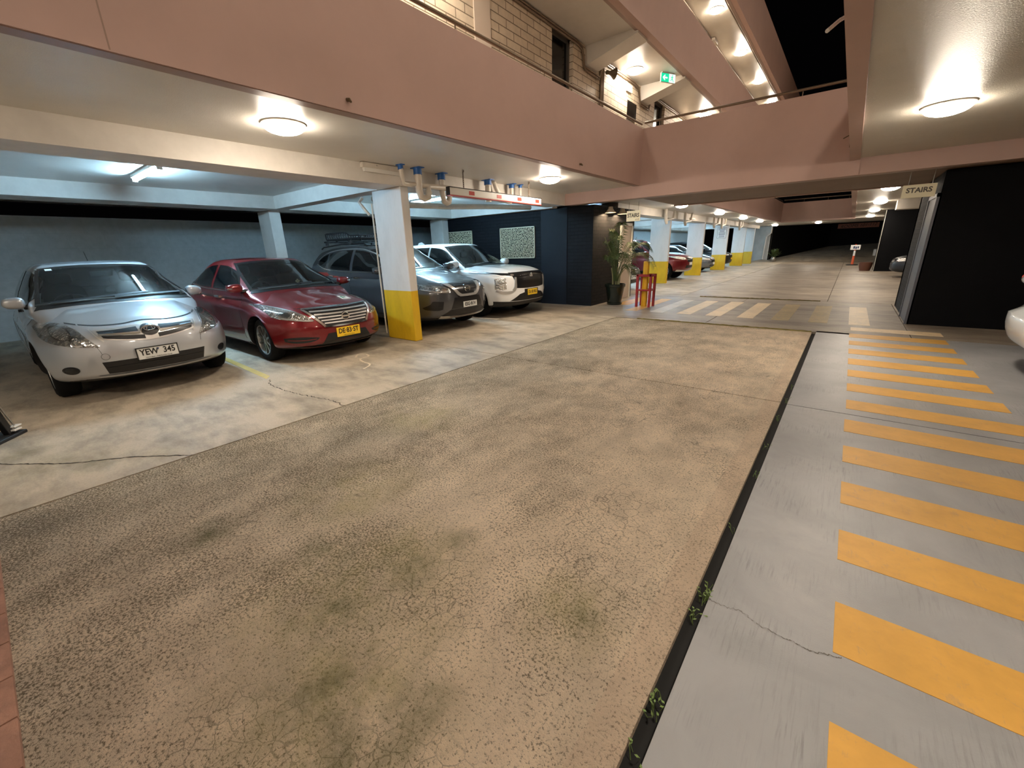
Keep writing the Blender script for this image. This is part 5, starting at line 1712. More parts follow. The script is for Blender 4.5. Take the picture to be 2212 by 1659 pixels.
uc = plain_car(UTE, 'far_red_paint', 'utility_truck', 'red utility truck between the second and third yellow columns', (-5.55, 20.0), 0, .5, ('', 'plate_white'))
uc.line('bumper_lip', [(-.8, .42), (0, .40), (.8, .42)], .06, 'satin_silver', 'front', .02, th=.03)
plain_car(SUVW, 'far_white_paint', 'suv_car', 'white SUV roof showing behind the red utility truck', (-6.9, 23.7), 0, .4)
plain_car(HATCH, 'far_grey_paint', 'hatchback_car', 'grey hatchback between the third and fourth yellow columns', (-5.95, 25.9), 0, .45, ('', 'plate_white'))
plain_car(SUVD, 'black_car_paint', 'suv_car', 'black SUV just past the fourth yellow column with a notice board', (-6.0, 30.6), 0, .4, ('', 'plate_yellow'))
plain_car(HATCH, 'far_white_paint', 'hatchback_car', 'small white car seen through the palm fronds', (-5.75, 14.35), 0, .5)
# right side
plain_car(SEDAN, 'black_car_paint', 'sedan_car', 'black car half hidden behind the black wall on the right', (1.33, 22.9), math.pi, .5)
RSUV = dict(SUVW); RSUV['tail'] = [(.2, 4.52), (.34, 4.64), (.55, 4.70), (.63, 4.70), (.69, 4.60), (.9, 4.57), (1.15, 4.48)]; RSUV['bowR'] = .16; RSUV['rl'] = (.045, .12, .12)
rc = plain_car(RSUV, 'far_white_paint', 'suv_car', 'white car whose corner shows at the right edge of the picture', (1.50 + 4.71, 6.75), 0, .7, None)
# ================================================================== FITTINGS
# ---- columns along the left bays
def column(y, label, notice=False):
    o = MB().box(-6.53, -5.76, y, y + .155, 0, BZ).build('column', 'column_paint', bevel=.012)
    tag(o, label, 'column', 'two-tone columns along the left bays')
    return o
col1 = column(4.545, 'nearest column, white over yellow, between the red car and the dark grey SUV')
column(17.5, 'white and yellow column just behind the yellow bollard, left of the red truck')
column(22.55, 'white and yellow column right of the red utility truck')
column(27.7, 'white and yellow column carrying the printed notice')
column(32.9, 'white and yellow column beyond the one with the notice')
column(36.2, 'farthest white and yellow column, beside the far white wall')
def back_column(y, label):
    tag(MB().box(-11.0, -10.42, y, y + .25, 0, BZ).build('column', 'beam_paint', bevel=.01), label, 'column', 'plain columns at the back of the bays')
back_column(4.50, 'plain white column behind the red car')
back_column(9.74, 'plain white column at the corner of the black wall with gold panels')
back_column(17.5, 'plain white column at the back of the far bays')
back_column(22.6, 'second plain white column at the back of the far bays')

# ---- round ceiling lights
def dome(x, y, z, label, group, r=.195, n=28, mat='dome_glass'):
    t = thing('ceiling_light', label, 'ceiling light', (x, y, z), 0, group)
    MB().lathe([(.001, 0), (r * 1.04, 0), (r * 1.06, -.012), (r * 1.0, -.020), (.001, -.020)], (0, 0, 0), 'z', n).build('base_plate', 'pvc_pipe', t, smooth=40)
    prof = [(r * math.sin(a), -.020 - .075 * (1 - (1 - math.cos(a)) ) ) for a in [0]]
    prof = [(.001, -.098)]
    for k in range(1, 7):
        a = k / 6 * math.pi / 2
        prof.append((r * .98 * math.sin(a), -.020 - .078 * math.cos(a)))
    MB().lathe(prof, (0, 0, 0), 'z', n).build('diffuser', mat, t, smooth='all')
    return t
gl = 'round ceiling lights over the left bays'
L_lights = [(2.33, 'round ceiling light nearest the camera on the left, by the pink beam'),
            (7.2, 'round ceiling light left of the pink cross beam, beyond the hanging height bar'),
            (15.2, 'first round ceiling light past the cross beam on the left'),
            (20.4, 'second round ceiling light past the cross beam on the left'),
            (25.5, 'third round ceiling light past the cross beam on the left'),
            (30.5, 'fourth round ceiling light past the cross beam on the left')]
for y, lb in L_lights:
    dome(-4.68, y, CZ, lb, gl)
dome(-4.68, -2.6, CZ, 'round ceiling light over the left bays', gl)
dome(-4.68, 37.2, CZ - .05, 'last round ceiling light on the left, before the far white wall', gl)
dome(-2.07, 36.6, CZ - .05, 'lone round ceiling light in the middle of the far bridge', 'round ceiling lights on the right')
gr_ = 'round ceiling lights on the right'
for y, lb in ((6.57, 'large round ceiling light on the right, in front of the pink beam'),
              (15.2, 'round ceiling light beside the right-hand STAIRS sign'),
              (20.6, 'second round ceiling light in the right-hand row past the cross beam'),
              (26.1, 'third round ceiling light in the right-hand row past the cross beam'),
              (32.1, 'fourth round ceiling light in the right-hand row past the cross beam')):
    dome(.53, y, CZ, lb, gr_)
dome(.53, 1.2, CZ, 'round ceiling light on the right', gr_)
dome(.53, -3.8, CZ, 'round ceiling light on the right', gr_)
gu = 'round ceiling lights of the first-floor gallery'
dome(-4.84, 11.2, 5.54, 'round ceiling light on the gallery beside the green exit sign', gu)
dome(-4.5, 16.2, 5.54, 'round gallery light just showing over the cross beam', gu)
dome(-4.6, 4.6, 5.54, 'added unseen fill light of the first-floor gallery', gu)  # dome added out of view to brighten the gallery brickwork
dome(-4.6, -0.5, 5.54, 'added unseen fill light of the first-floor gallery', gu)
dome(-4.6, 22.0, 5.54, 'added unseen fill light of the first-floor gallery', gu)
gt = 'round ceiling lights of the top gallery'
for y, lb in ((16.15, 'highest round light on the top gallery ceiling'), (20.0, 'second round light down the top gallery ceiling'),
              (23.8, 'third round light down the top gallery ceiling'), (27.5, 'lowest round light on the top gallery, at the rail')):
    dome(-4.46, y, 8.28, lb, gt)
dome(-4.46, 10.8, 8.28, 'round ceiling light of the top gallery', gt)
gq = 'added unseen fill lights of the right-hand upper floor'
for z in (5.54, 8.28, 11.0):  # out-of-view domes added to light the pink parapets opposite
    for y in (-2.5, 0.5, 3.5, 6.5, 12.5, 15.5, 18.5, 24):
        dome(.55, y, z, 'added unseen fill light of the right-hand upper floor', gq, mat='dome_glass_fill')

# ---- fluorescent battens
def batten(x0, x1, y, z, label, on=True, dy=0.0, far=False):
    t = thing('fluorescent_light', label, 'fluorescent light', ((x0 + x1) / 2, y, z), 0, 'fluorescent battens over the bays')
    hx = (x1 - x0) / 2
    MB().box(-hx, hx, -.045, .045, -.045, 0).build('housing', 'white_plastic', t, bevel=.004)
    for sg in (-1, 1):
        MB().box(sg * hx - .02, sg * hx + .02, -.03, .03, -.095, -.045).build('end_cap', 'white_plastic', t)
    MB().tube([(-hx + .02, -.0, -.075), (hx - .02, -.0, -.075)], .020, 12).build('tube', 'tube_glow' if on else 'white_plastic', t, smooth=50)
    return t
batten(-8.85, -7.5, 1.95, CZ, 'lit fluorescent batten over the silver hatchback')
batten(-8.85, -7.5, 7.3, CZ, 'lit fluorescent batten half hidden behind the pipes')
for y in (14.9, 20.0, 25.2, 30.4, 35.2):
    batten(-8.85, -7.5, y, CZ, 'lit fluorescent batten in the far bays')

# unlit batten fixed on the front of the beam
t = thing('emergency_light', 'unlit pale batten light fixed on the beam left of the blue pipe collars', 'wall light', (-5.75, 4.22, 2.685))
MB().box(0, .075, -.36, .36, -.015, .055).build('housing', 'pvc_pipe', t, bevel=.006)
MB().add([(.005, -.33, -.015), (.068, -.33, -.015), (.055, -.32, -.06), (.012, -.32, -.06), (.005, .33, -.015), (.068, .33, -.015), (.055, .32, -.06), (.012, .32, -.06)],
         [(0, 1, 2, 3), (7, 6, 5, 4), (0, 4, 5, 1), (1, 5, 6, 2), (2, 6, 7, 3), (3, 7, 4, 0)]).build('diffuser', 'white_plastic', t)
MB().lathe([(.001, .0), (.010, .0), (.008, .008), (.001, .01)], (.075, -.12, .03), 'x', 10).build('indicator', 'steel', t)

# ---- waste pipes with blue collars
def pipe_run(name, label, parts, collars, loc=(0, 0, 0), group='drain pipes under the ceiling'):
    t = thing(name, label, 'pipe', loc, 0, group)
    l = Vector(loc)
    for pts, r in parts:
        MB().tube([Vector(p) - l for p in pts], r, 14).build('pipe', 'pvc_pipe', t, smooth=50)
    for (x, y, r, h) in collars:
        c = MB().lathe([(r * 1.02, 0), (r * 1.18, 0), (r * 1.18, -h), (r * 1.02, -h)], (x - l.x, y - l.y, CZ - l.z), 'z', 16).build('collar', 'blue_collar', t, smooth=40)
        MB().box(x - l.x - r * 1.9, x - l.x + r * 1.9, y - l.y - r * 1.0, y - l.y + r * 1.0, CZ - l.z - .012, CZ - l.z).build('collar_flange', 'blue_collar', c)
    return t
def trap(x, y, z0, z1, r, dx, dy):
    """U shaped trap hanging below"""
    return [(x, y, CZ), (x, y, z1), (x + dx * .15, y + dy * .15, z0 + .02), (x + dx * .5, y + dy * .5, z0), (x + dx * .85, y + dy * .85, z0 + .02), (x + dx, y + dy, z1)]
pipe_run('drain_pipe', 'thin white drain pipe under the leftmost blue collar above the near column', [([(-5.52, 4.40, CZ), (-5.50, 4.40, 2.56), (-5.54, 4.44, 2.50), (-5.58, 4.62, 2.49)], .035)], [(-5.52, 4.40, .035, .07)], (-5.52, 4.40, CZ))
pipe_run('drain_pipe', 'drain pipe with a U trap under the second blue collar by the near column',
         [(trap(-5.54, 4.74, 2.31, 2.42, .050, .0, .20), .055), ([(-5.54, 4.94, 2.42), (-5.56, 4.96, 2.50), (-5.6, 5.4, 2.52), (-5.66, 5.75, 2.52)], .040), ([(-5.56, 4.46, 2.50), (-5.56, 4.96, 2.51)], .032)], [(-5.54, 4.74, .055, .10)], (-5.52, 4.78, CZ))
pipe_run('drain_pipe', 'drain pipe with a U trap under the third blue collar, left of the height bar',
         [(trap(-5.66, 5.35, 2.29, 2.41, .050, -.02, .18), .050), ([(-5.68, 5.53, 2.41), (-5.7, 5.56, 2.52)], .045)], [(-5.66, 5.35, .055, .10)], (-5.62, 5.42, CZ))
pipe_run('drain_pipe', 'drain pipe under the blue collar behind the middle of the height bar', [([(-5.58, 6.45, CZ), (-5.58, 6.45, 2.36)], .055)], [(-5.58, 6.45, .058, .09)], (-5.58, 6.45, CZ))
pipe_run('drain_pipe', 'curved drain pipe under the blue collar near the right end of the height bar',
         [([(-5.60, 7.2, CZ), (-5.60, 7.2, 2.46), (-5.58, 7.12, 2.40), (-5.60, 6.95, 2.42), (-5.62, 6.85, 2.52), (-5.64, 6.78, 2.60), (-5.66, 6.72, CZ)], .042)], [(-5.60, 7.2, .048, .08)], (-5.60, 7.2, CZ))
pipe_run('drain_pipe', 'small drain pipe under the last blue collar above the height bar', [([(-5.55, 7.42, CZ), (-5.55, 7.42, 2.52), (-5.56, 7.3, 2.50)], .028)], [(-5.55, 7.42, .032, .06)], (-5.55, 7.42, CZ))
# big grey pipes running behind the beam
t = pipe_run('drain_pipe', 'large grey drain pipe running below the bay ceiling behind the near column',
         [([(-6.75, 4.80, 2.34), (-6.75, 5.0, 2.34), (-6.72, 6.4, 2.37), (-6.68, 7.9, 2.45), (-6.66, 9.3, 2.50)], .055), ([(-7.6, 5.3, 2.52), (-6.9, 5.5, 2.38)], .05),
          ([(-6.72, 4.48, 2.40), (-6.74, 4.42, 2.33), (-6.68, 4.44, 2.25), (-6.60, 4.50, 2.12)], .026)], [], (-6.75, 5, 2.36))
pipe_run('downpipe', 'thin pale downpipe on the left edge of the near column', [([(-6.55, 4.53, 2.3), (-6.55, 4.52, 1.2), (-6.55, 4.52, .08)], .014)], [], (-6.55, 4.53, 0), 'conduits')
for i, (y, lb) in enumerate(((16.3, 'white drain pipes hanging left of the second column'), (18.6, 'white drain pipes hanging right of the second column'), (23.3, 'white drain pipes by the third column'), (24.9, 'white drain pipes before the notice column'), (29.4, 'white drain pipe past the notice column'))):
    pipe_run('drain_pipe', lb, [([(-5.55, y, CZ), (-5.55, y, 2.36), (-5.55, y + .12, 2.26)], .055), ([(-5.55, y + .05, 2.36), (-5.57, y + .9, 2.45), (-5.57, y + 1.0, CZ)], .04)], [], (-5.55, y, CZ))

# ---- hanging height bar
t = thing('height_bar', 'white clearance bar with red reflectors hanging from chains', 'clearance bar', (-5.2, 6.33, 2.40))
MB().box(-.035, .035, -1.29, 1.29, -.055, .06).build('bar', 'white_plastic', t, bevel=.01)
MB().box(-.037, .038, -1.295, 1.295, .058, .068).build('edge_strip', 'matte_black', t)
MB().box(-.037, .038, -1.295, 1.295, -.066, -.054).build('edge_strip', 'reflector_red', t)
MB().box(-.036, .037, -1.30, -1.285, -.06, .064).build('end_cap', 'matte_black', t)
for y in (-.78, -.06, .55, 1.14):
    MB().box(.035, .038, y - .065, y + .065, -.028, .032).build('reflector', 'reflector_red', t)
for y in (-.93, .90):
    ch = thing('hanging_chain', 'dark chain holding up the %s end of the height bar' % ('near' if y < 0 else 'far'), 'chain', (-5.2, 6.33 + y, CZ), 0, 'chains of the height bar')
    m = MB()
    n = 9
    for k in range(n):
        z = -.015 - k * .031
        e = Vector((1, 0, 0)) if k % 2 else Vector((0, 1, 0))
        pts = [Vector((0, 0, z)) + e * .010 * math.cos(a) + Vector((0, 0, 1)) * .021 * math.sin(a) for a in [2 * math.pi * i / 12 for i in range(12)]]
        m.tube(pts, .0042, 5, closed=True)
    m.build('links', 'chain_metal', ch, smooth=50)
    MB().tube([(0, 0, 0), (.02, 0, -.01), (.02, 0, -.03), (0, 0, -.04)], .006, 6).build('hook', 'chain_metal', ch)

# ---- gold lattice panels on the black wall
def lattice(x0, x1, z0, z1, y, label, seed):
    t = thing('wall_panel', label, 'wall art', ((x0 + x1) / 2, y, (z0 + z1) / 2), 0, 'gold lattice panels on the black wall')
    w, h = (x1 - x0) / 2, (z1 - z0) / 2
    MB().box(-w, w, -.012, 0, -h, h).build('backing', 'lattice_back', t)
    MB().box(-w, w, -.035, -.01, h - .022, h).box(-w, w, -.035, -.01, -h, -h + .022).box(-w, -w + .022, -.035, -.01, -h, h).box(w - .022, w, -.035, -.01, -h, h).build('frame', 'gold_lattice', t)
    rng = random.Random(seed)
    m = MB()
    nx, nz = int((x1 - x0) / .046), int((z1 - z0) / .046)
    for i in range(nx):
        for k in range(nz):
            cx = -w + .03 + (i + .5) * (2 * w - .06) / nx + rng.uniform(-.01, .01)
            cz = -h + .03 + (k + .5) * (2 * h - .06) / nz + rng.uniform(-.01, .01)
            an = rng.choice((.35, .9, 1.5, 2.1, 2.7)) + rng.uniform(-.25, .25)
            L = rng.uniform(.022, .034)
            pts = []
            for s_ in (-1, -.4, .3, 1):
                bend = .008 * (1 - s_ * s_) * rng.choice((-1, 1))
                pts.append((min(w - .01, max(-w + .01, cx + math.cos(an) * L * s_ - math.sin(an) * bend)), -.024, min(h - .01, max(-h + .01, cz + math.sin(an) * L * s_ + math.cos(an) * bend))))
            m.tube(pts, [.005, .0085, .0085, .005], 5)
    m.build('lattice', 'gold_lattice', t, smooth=50)
lattice(-8.28, -7.03, 1.25, 2.10, 10.05, 'square gold lattice panel on the black wall right of the white SUV roof', 3)
lattice(-10.72, -9.42, 1.25, 2.10, 10.05, 'gold lattice panel on the black wall next to the white corner column', 9)

# ---- STAIRS signs
def stairs_sign(loc, w, h, label, arrow, lit):
    t = thing('stairs_sign', label, 'sign', loc, 0, None)
    MB().box(-w / 2, w / 2, -.012, .012, -h / 2, h / 2).build('sign_board', 'glow_sign' if lit else 'sign_cream', t, bevel=.004)
    M = face_matrix((.0, -.0135, .01), (1, 0, 0), (0, 0, 1))
    text_mesh('STAIRS', h * .52, 'sign_ink', 'sign_text', t, M, .002, .78 if w / h < 1.6 else 1.0, offset=.0035)
    if arrow:
        m = MB()
        for k in range(3):
            x = w * .18 + k * w * .10
            m.box(x, x + .010, -.0145, -.0125, -h * .44, -h * .30 + k * .008)
        m.build('sign_symbol', 'sign_ink', t)
    for x in (-w * .35, w * .35):
        MB().tube([(x, 0, h / 2), (x, 0, h / 2 + .2)], .005, 6).build('hanger', 'steel', t)
    return t
stairs_sign((-4.42, 10.6, 2.20), .35, .245, 'pale STAIRS sign with stair marks hanging above the potted palm', True, True)
stairs_sign((.71, 9.95, 2.20), .41, .20, 'pale STAIRS sign hanging beside the black wall on the right', False, False)

# ---- exit sign and horn on the gallery
t = thing('exit_sign', 'glowing green exit sign with white arrow and running figure on the gallery', 'sign', (-4.28, 11.95, 5.42), math.radians(0))
t.rotation_euler = (0, 0, math.radians(62))
w, h = .46, .20
MB().box(-w / 2, w / 2, 0, .03, -h / 2, h / 2).build('sign_case', 'white_plastic', t, bevel=.004)
MB().box(-w / 2 + .012, .02, -.003, 0, -h / 2 + .012, h / 2 - .012).build('green_panel', 'exit_green', t)
MB().box(.02, w / 2 - .012, -.003, 0, -h / 2 + .012, h / 2 - .012).build('white_panel', 'exit_white', t)
fm = face_matrix((0, -.004, 0), (1, 0, 0), (0, 0, 1))
MB().prism([(-.185, 0), (-.12, .06), (-.095, .05), (-.125, .016), (-.03, .016), (-.03, -.016), (-.125, -.016), (-.095, -.05), (-.12, -.06)], 0, .002, fm).build('arrow', 'exit_white', t)
m = MB().prism([(.125 + .014 * math.cos(a), .060 + .014 * math.sin(a)) for a in [math.pi / 5 * k for k in range(10)]], 0, .002, fm)
m.prism([(.10, .035), (.135, .045), (.130, -.005), (.105, -.008)], 0, .002, fm)
m.prism([(.105, .0), (.128, .0), (.155, -.04), (.175, -.075), (.16, -.08), (.135, -.045)], 0, .002, fm)
m.prism([(.105, .0), (.125, -.004), (.10, -.045), (.06, -.055), (.06, -.04), (.09, -.032)], 0, .002, fm)
m.prism([(.105, .04), (.11, .028), (.075, .005), (.068, .018)], 0, .002, fm)
m.prism([(.13, .042), (.135, .03), (.165, .01), (.17, .022)], 0, .002, fm)
m.build('running_figure', 'exit_green', t)
MB().box(-.2, .2, .005, .02, h / 2, h / 2 + .03).build('bracket', 'white_plastic', t)

t = thing('loudspeaker', 'brown horn loudspeaker on the gallery brick wall', 'loudspeaker', (-5.10, 10.25, 5.30))
d = Vector((.55, .80, -.05)).normalized()
rotm = d.to_track_quat('Z', 'Y').to_matrix().to_4x4()
m = MB().lathe([(.001, -.02), (.035, -.02), (.045, .0), (.035, .06), (.055, .11), (.085, .16), (.115, .20), (.118, .205), (.108, .20), (.03, .12), (.001, .12)], (0, 0, 0), 'z', 24)
m.v = [tuple(rotm @ Vector(v)) for v in m.v]
m.build('horn', 'horn_brown', t, smooth=50)
m = MB().lathe([(.001, .17), (.02, .165), (.02, .12)], (0, 0, 0), 'z', 12)
m.v = [tuple(rotm @ Vector(v)) for v in m.v]
m.build('horn_driver', 'pvc_pipe', t, smooth=50)
MB().tube([(-.05, 0, .02), (0, .0, 0)], .015, 8).build('bracket', 'steel', t)

# gallery doors, sealed panel, sign box, conduits
def gdoor(i, y0, y1, z1, low=False):
    d = thing('door_%d' % i, None, None, (BXW - .12, (y0 + y1) / 2, 3.0)); d['kind'] = 'structure'
    hw = (y1 - y0) / 2; h = z1 - 3.0
    MB().box(-.02, .02, -hw + .05, hw - .05, 0, h * .62).build('door_leaf', 'door_grey', d)
    MB().box(-.03, .04, -hw, -hw + .06, 0, h).box(-.03, .04, hw - .06, hw, 0, h).box(-.03, .04, -hw, hw, h * .62, h * .62 + .06).box(-.03, .04, -hw, hw, h - .06, h).build('door_frame', 'door_grey', d)
    MB().box(-.012, -.004, -hw + .05, hw - .05, h * .62 + .06, h - .05).build('fanlight', 'glass_dark', d)
    MB().box(-.6, -.5, -hw - .1, hw + .1, 0, h).build('dark_room', 'dark_void', d)
gdoor(2, 8.0, 8.78, 5.50); gdoor(3, 13.42, 14.27, 5.50); gdoor(4, 19.0, 19.9, 5.3); gdoor(5, 1.6, 2.5, 5.3)
d = thing('window_1', None, None, (BXW - .1, 11.85, 4.0)); d['kind'] = 'structure'
MB().box(-.02, .0, -.3, .3, -1, .70).build('pane', 'beam_paint', d)
MB().box(-.02, .10, -.3, .3, .70, 1.06).build('dark_transom', 'glass_dark', d)
tag(MB().box(BXW, BXW + .02, 5.79, 6.17, 4.50, 5.30).build('wall_panel', 'door_beige'), 'pale rectangular panel set in the gallery brick wall', 'panel')
MB().box(-.001, .03, -.14, .14, -.10, .10)
t = tag(MB().box(BXW, BXW + .04, 11.42, 11.72, 5.22, 5.38).build('light_box', 'white_sign'), 'small white sign box on the bright gallery brickwork', 'sign')
def conduit(label, pts, r=.016, n=8, mat='rail_metal', name='conduit'):
    return tag(MB().tube(pts, r, n).build(name, mat, smooth=50), label, 'conduit')
for k, dz in enumerate((0, .045)):
    conduit('brown conduit along the top of the gallery brickwork, %s of the pair' % ('upper' if k == 0 else 'lower'),
            [(BXW + .03, -5, 5.50 - dz), (BXW + .03, 8.9, 5.50 - dz), (BXW + .035, 9.1, 5.46 - dz), (BXW + .04, 9.16, 5.30 - dz), (BXW + .04, 9.22, 5.14 - dz), (BXW + .04, 9.9, 5.12 - dz), (BXW + .03, 10.0, 5.3 - dz), (BXW + .03, 10.2, 5.50 - dz), (BXW + .03, 11.9, 5.50 - dz), (BXW + .04, 12.15, 5.44 - dz), (BXW + .04, 12.28, 5.14 - dz), (BXW + .04, 12.9, 5.12 - dz), (BXW + .03, 13.1, 5.50 - dz), (BXW + .03, 30, 5.50 - dz)], .02)
for k, dy in enumerate((0, .06, .12)):
    conduit('%s vertical conduit on the gallery wall below the loudspeaker' % ('left', 'middle', 'right')[k], [(BXW + .03, 10.0 + dy, 5.4), (BXW + .03, 10.0 + dy, 3.0)], .022)
for y in (16.5,):
    pass
conduit('long conduit along the inner edge of the top gallery', [(XL - .24, -5, 8.20), (XL - .24, 33, 8.20)], .018)
conduit('conduit along the parapet of the top gallery ceiling, brick side', [(-5.05, 6, 8.24), (-5.05, 33, 8.24)], .02)
tag(MB().box(-5.05, -4.93, 18.0, 18.5, 8.18, 8.27).build('junction_box', 'pvc_pipe', bevel=.01), 'pale junction box on the top gallery ceiling edge', 'junction box')

# ---- handrails
def rail(label, pts, posts, name='handrail', r=.022):
    t = thing(name, label, 'handrail', pts[0])
    l = Vector(pts[0])
    MB().tube([Vector(p) - l for p in pts], r, 10).build('rail', 'rail_metal', t, smooth=50)
    for (p, h) in posts:
        q = Vector(p) - l
        MB().tube([q, q - Vector((0, 0, h))], .008, 6).build('rail_post', 'rail_metal', t)
    return t
rail('metal handrail on top of the left pink parapet', [(-3.93, -5, 3.925), (-3.93, 9.6, 3.925)], [((-3.93, y, 3.92), .11) for y in (-3, -.5, 1.9, 4.1, 5.9, 7.6, 9.2)])
rail('metal handrail on top of the pink cross beam', [(-3.86, 9.60, 3.94), (XR, 9.60, 3.93)], [((x, 9.60, 3.92), .11) for x in (-3.55, -2.4, -1.1)])
rail('metal handrails over the farther pink cross wall', [(XL, 33.07, 3.98), (XR, 33.07, 3.98)], [((x, 33.07, 3.98), .19) for x in (-2.8, -1.6, -.6)], r=.03)
rail('handrail on the left parapet beyond the bridge', [(-3.93, 12.4, 3.925), (-3.93, 33, 3.925)], [((-3.93, y, 3.92), .11) for y in (14, 18, 22, 26, 30)])

# drain spouts on the parapet
for y, lb in ((2.55, 'small rusty spout low on the pink beam above the nearest round light'), (6.86, 'small rusty bracket low on the pink beam near the far round light')):
    o = MB().tube([(XL - .01, y, 2.83), (XL + .035, y, 2.82)], .016, 10).tube([(XL + .03, y, 2.82), (XL + .055, y, 2.80)], [.016, .010], 8).build('drain_spout', 'horn_brown')
    tag(o, lb, 'spout', 'rusty spouts on the parapet')
tag(MB().tube([(XR - .01, 4.42, 3.03), (XR - .07, 4.18, 2.92), (XR - .11, 3.95, 2.80)], .013, 8).build('pipe_end', 'paper_white', smooth=50), 'pale slanted pipe end sticking out of the right parapet against the night sky', 'pipe')
tag(MB().tube([(XR - .005, 8.2, 3.0), (XR - .012, 8.24, 2.88), (XR - .005, 8.3, 2.74)], .008, 6).tube([(XR, 8.22, 2.90), (XR - .09, 8.15, 2.84)], .008, 6).build('cable', 'horn_brown'), 'loose brown cable on the edge of the right parapet', 'cable')

# ---- black block side: door, bell lamps, box
dr = thing('door_6', None, None, (-5.20, 12.05, 0)); dr['kind'] = 'structure'
MB().box(-.01, .022, -.36, .30, .01, 2.05).build('door_leaf', 'door_beige', dr)
MB().box(-.01, .04, -.44, -.36, 0, 2.12).box(-.01, .04, .30, .38, 0, 2.12).box(-.01, .04, -.44, .38, 2.05, 2.12).build('door_frame', 'white_plastic', dr)
for k, (y, lb) in enumerate(((10.62, 'left bell-shaped wall lamp on the black brick by the palm'), (11.35, 'right bell-shaped wall lamp on the black brick by the palm'))):
    t = thing('wall_lamp', lb, 'wall lamp', (-5.22, y, 2.44), 0, 'bell lamps over the palm')
    MB().lathe([(.05, .045), (.06, .0), (.10, -.06), (.15, -.10), (.142, -.10), (.09, -.055), (.05, .0), (.001, .01)], (.17, 0, -.02), 'z', 24).build('shade', 'bell_shade', t, smooth=50)
    MB().lathe([(.001, -.075), (.03, -.06), (.035, -.03), (.001, -.01)], (.17, 0, -.02), 'z', 14).build('bulb', 'bulb_glow', t, smooth='all')
    MB().tube([(0, 0, .0), (.10, 0, .03), (.17, 0, .02)], .010, 8).build('arm', 'matte_black', t)
tag(MB().box(-5.22, -5.17, 11.25, 11.45, 1.45, 1.75).build('letter_box', 'grey_frame', bevel=.006), 'small grey box on the black brick half hidden by the palm', 'box')

# ---- potted palm
pot = thing('potted_palm', 'potted palm with long fronds standing against the black brick block', 'potted plant', (-4.82, 10.60, 0))
MB().lathe([(.001, 0), (.19, 0), (.20, .02), (.205, .06), (.175, .06), (.18, .08), (.235, .40), (.25, .46), (.268, .47), (.275, .53), (.262, .545), (.245, .54), (.235, .46), (.001, .46)], (0, 0, 0), 'z', 36).build('pot', 'pot_green', pot, smooth=35)
MB().lathe([(.001, .475), (.235, .47)], (0, 0, 0), 'z', 24).build('soil', 'soil', pot)
rng = random.Random(12)
m = MB()
for k in range(9):
    a = rng.uniform(0, 6.28); r = rng.uniform(.02, .10)
    top = rng.uniform(.75, 1.05)
    m.tube([(r * math.cos(a), r * math.sin(a), .46), (r * 1.2 * math.cos(a), r * 1.2 * math.sin(a), .75), (r * 1.9 * math.cos(a), r * 1.9 * math.sin(a), top)], [.022, .018, .012], 7)
m.build('stems', 'stem_green', pot, smooth=60)
def frond(az, reach, height, droop, nleaf, ll, mat, start=.62, twist=0.0):
    m = MB()
    d = Vector((math.cos(az), math.sin(az), 0))
    sd = Vector((-math.sin(az), math.cos(az), 0))
    P0 = Vector((d.x * .05, d.y * .05, start))
    def pt(t):
        return P0 + d * reach * (t ** 1.15) + Vector((0, 0, 1.14 * height * (1.55 * t - .55 * t * t) - droop * t ** 3))
    pts = [pt(i / 14) for i in range(15)]
    m.tube(pts, [.010 - .008 * i / 14 for i in range(15)], 5)
    for i in range(nleaf):
        t = .30 + .70 * i / (nleaf - 1)
        p = pt(t)
        tg = (pt(min(1, t + .02)) - pt(t - .02)).normalized()
        for s_ in (-1, 1):
            L = ll * (math.sin(math.pi * min(1, (t - .18) / .9)) ** .6) * rng.uniform(.85, 1.1)
            out = (sd * s_ + tg * .75 + Vector((0, 0, .18))).normalized()
            e1 = p + out * L * .5 + Vector((0, 0, .02))
            e2 = p + out * L + Vector((0, 0, -.30 * L - .02))
            w = tg * .012
            up = Vector((0, 0, .0025))
            base = len(m.v)
            m.add([p - w * .4, p + w * .4, e1 + w, e1 - w, e2, e1 + Vector((0, 0, .005))], [(0, 1, 5), (1, 2, 5), (0, 5, 3), (5, 2, 4), (3, 5, 4)])
    o = m.build('frond', mat, pot, fix=False)
    return o
fr = [(-2.6, .16, 1.20, .10, 22, .20), (-1.9, .30, 1.05, .25, 22, .24), (-1.2, .46, .85, .40, 22, .28), (-.6, .72, .95, .60, 24, .34), (.0, .95, .95, .70, 26, .36),
      (.5, .80, 1.15, .55, 24, .34), (1.1, .55, 1.10, .40, 22, .32), (1.9, .22, 1.10, .15, 20, .22), (2.7, .14, 1.20, .10, 20, .18), (-.9, .30, 1.35, .15, 20, .28),
      (-2.0, .28, .75, .30, 20, .22), (-.3, .55, .60, .55, 20, .30), (.9, .65, .55, .60, 20, .28), (-1.5, .25, 1.15, .12, 20, .24)]
for i, f in enumerate(fr):
    frond(*f[:6], 'leaf' if i % 4 else 'leaf_pale')
# two tall unopened spears
m = MB().tube([(0, 0, .8), (-.05, -.14, 1.25), (-.16, -.40, 1.72)], [.010, .012, .005], 6)
m.build('spear_leaf', 'leaf_pale', pot, smooth=60)
m = MB().tube([(.02, 0, .8), (.16, .18, 1.3), (.40, .30, 1.70)], [.010, .011, .004], 6)
m.build('spear_leaf', 'leaf_pale', pot, smooth=60)

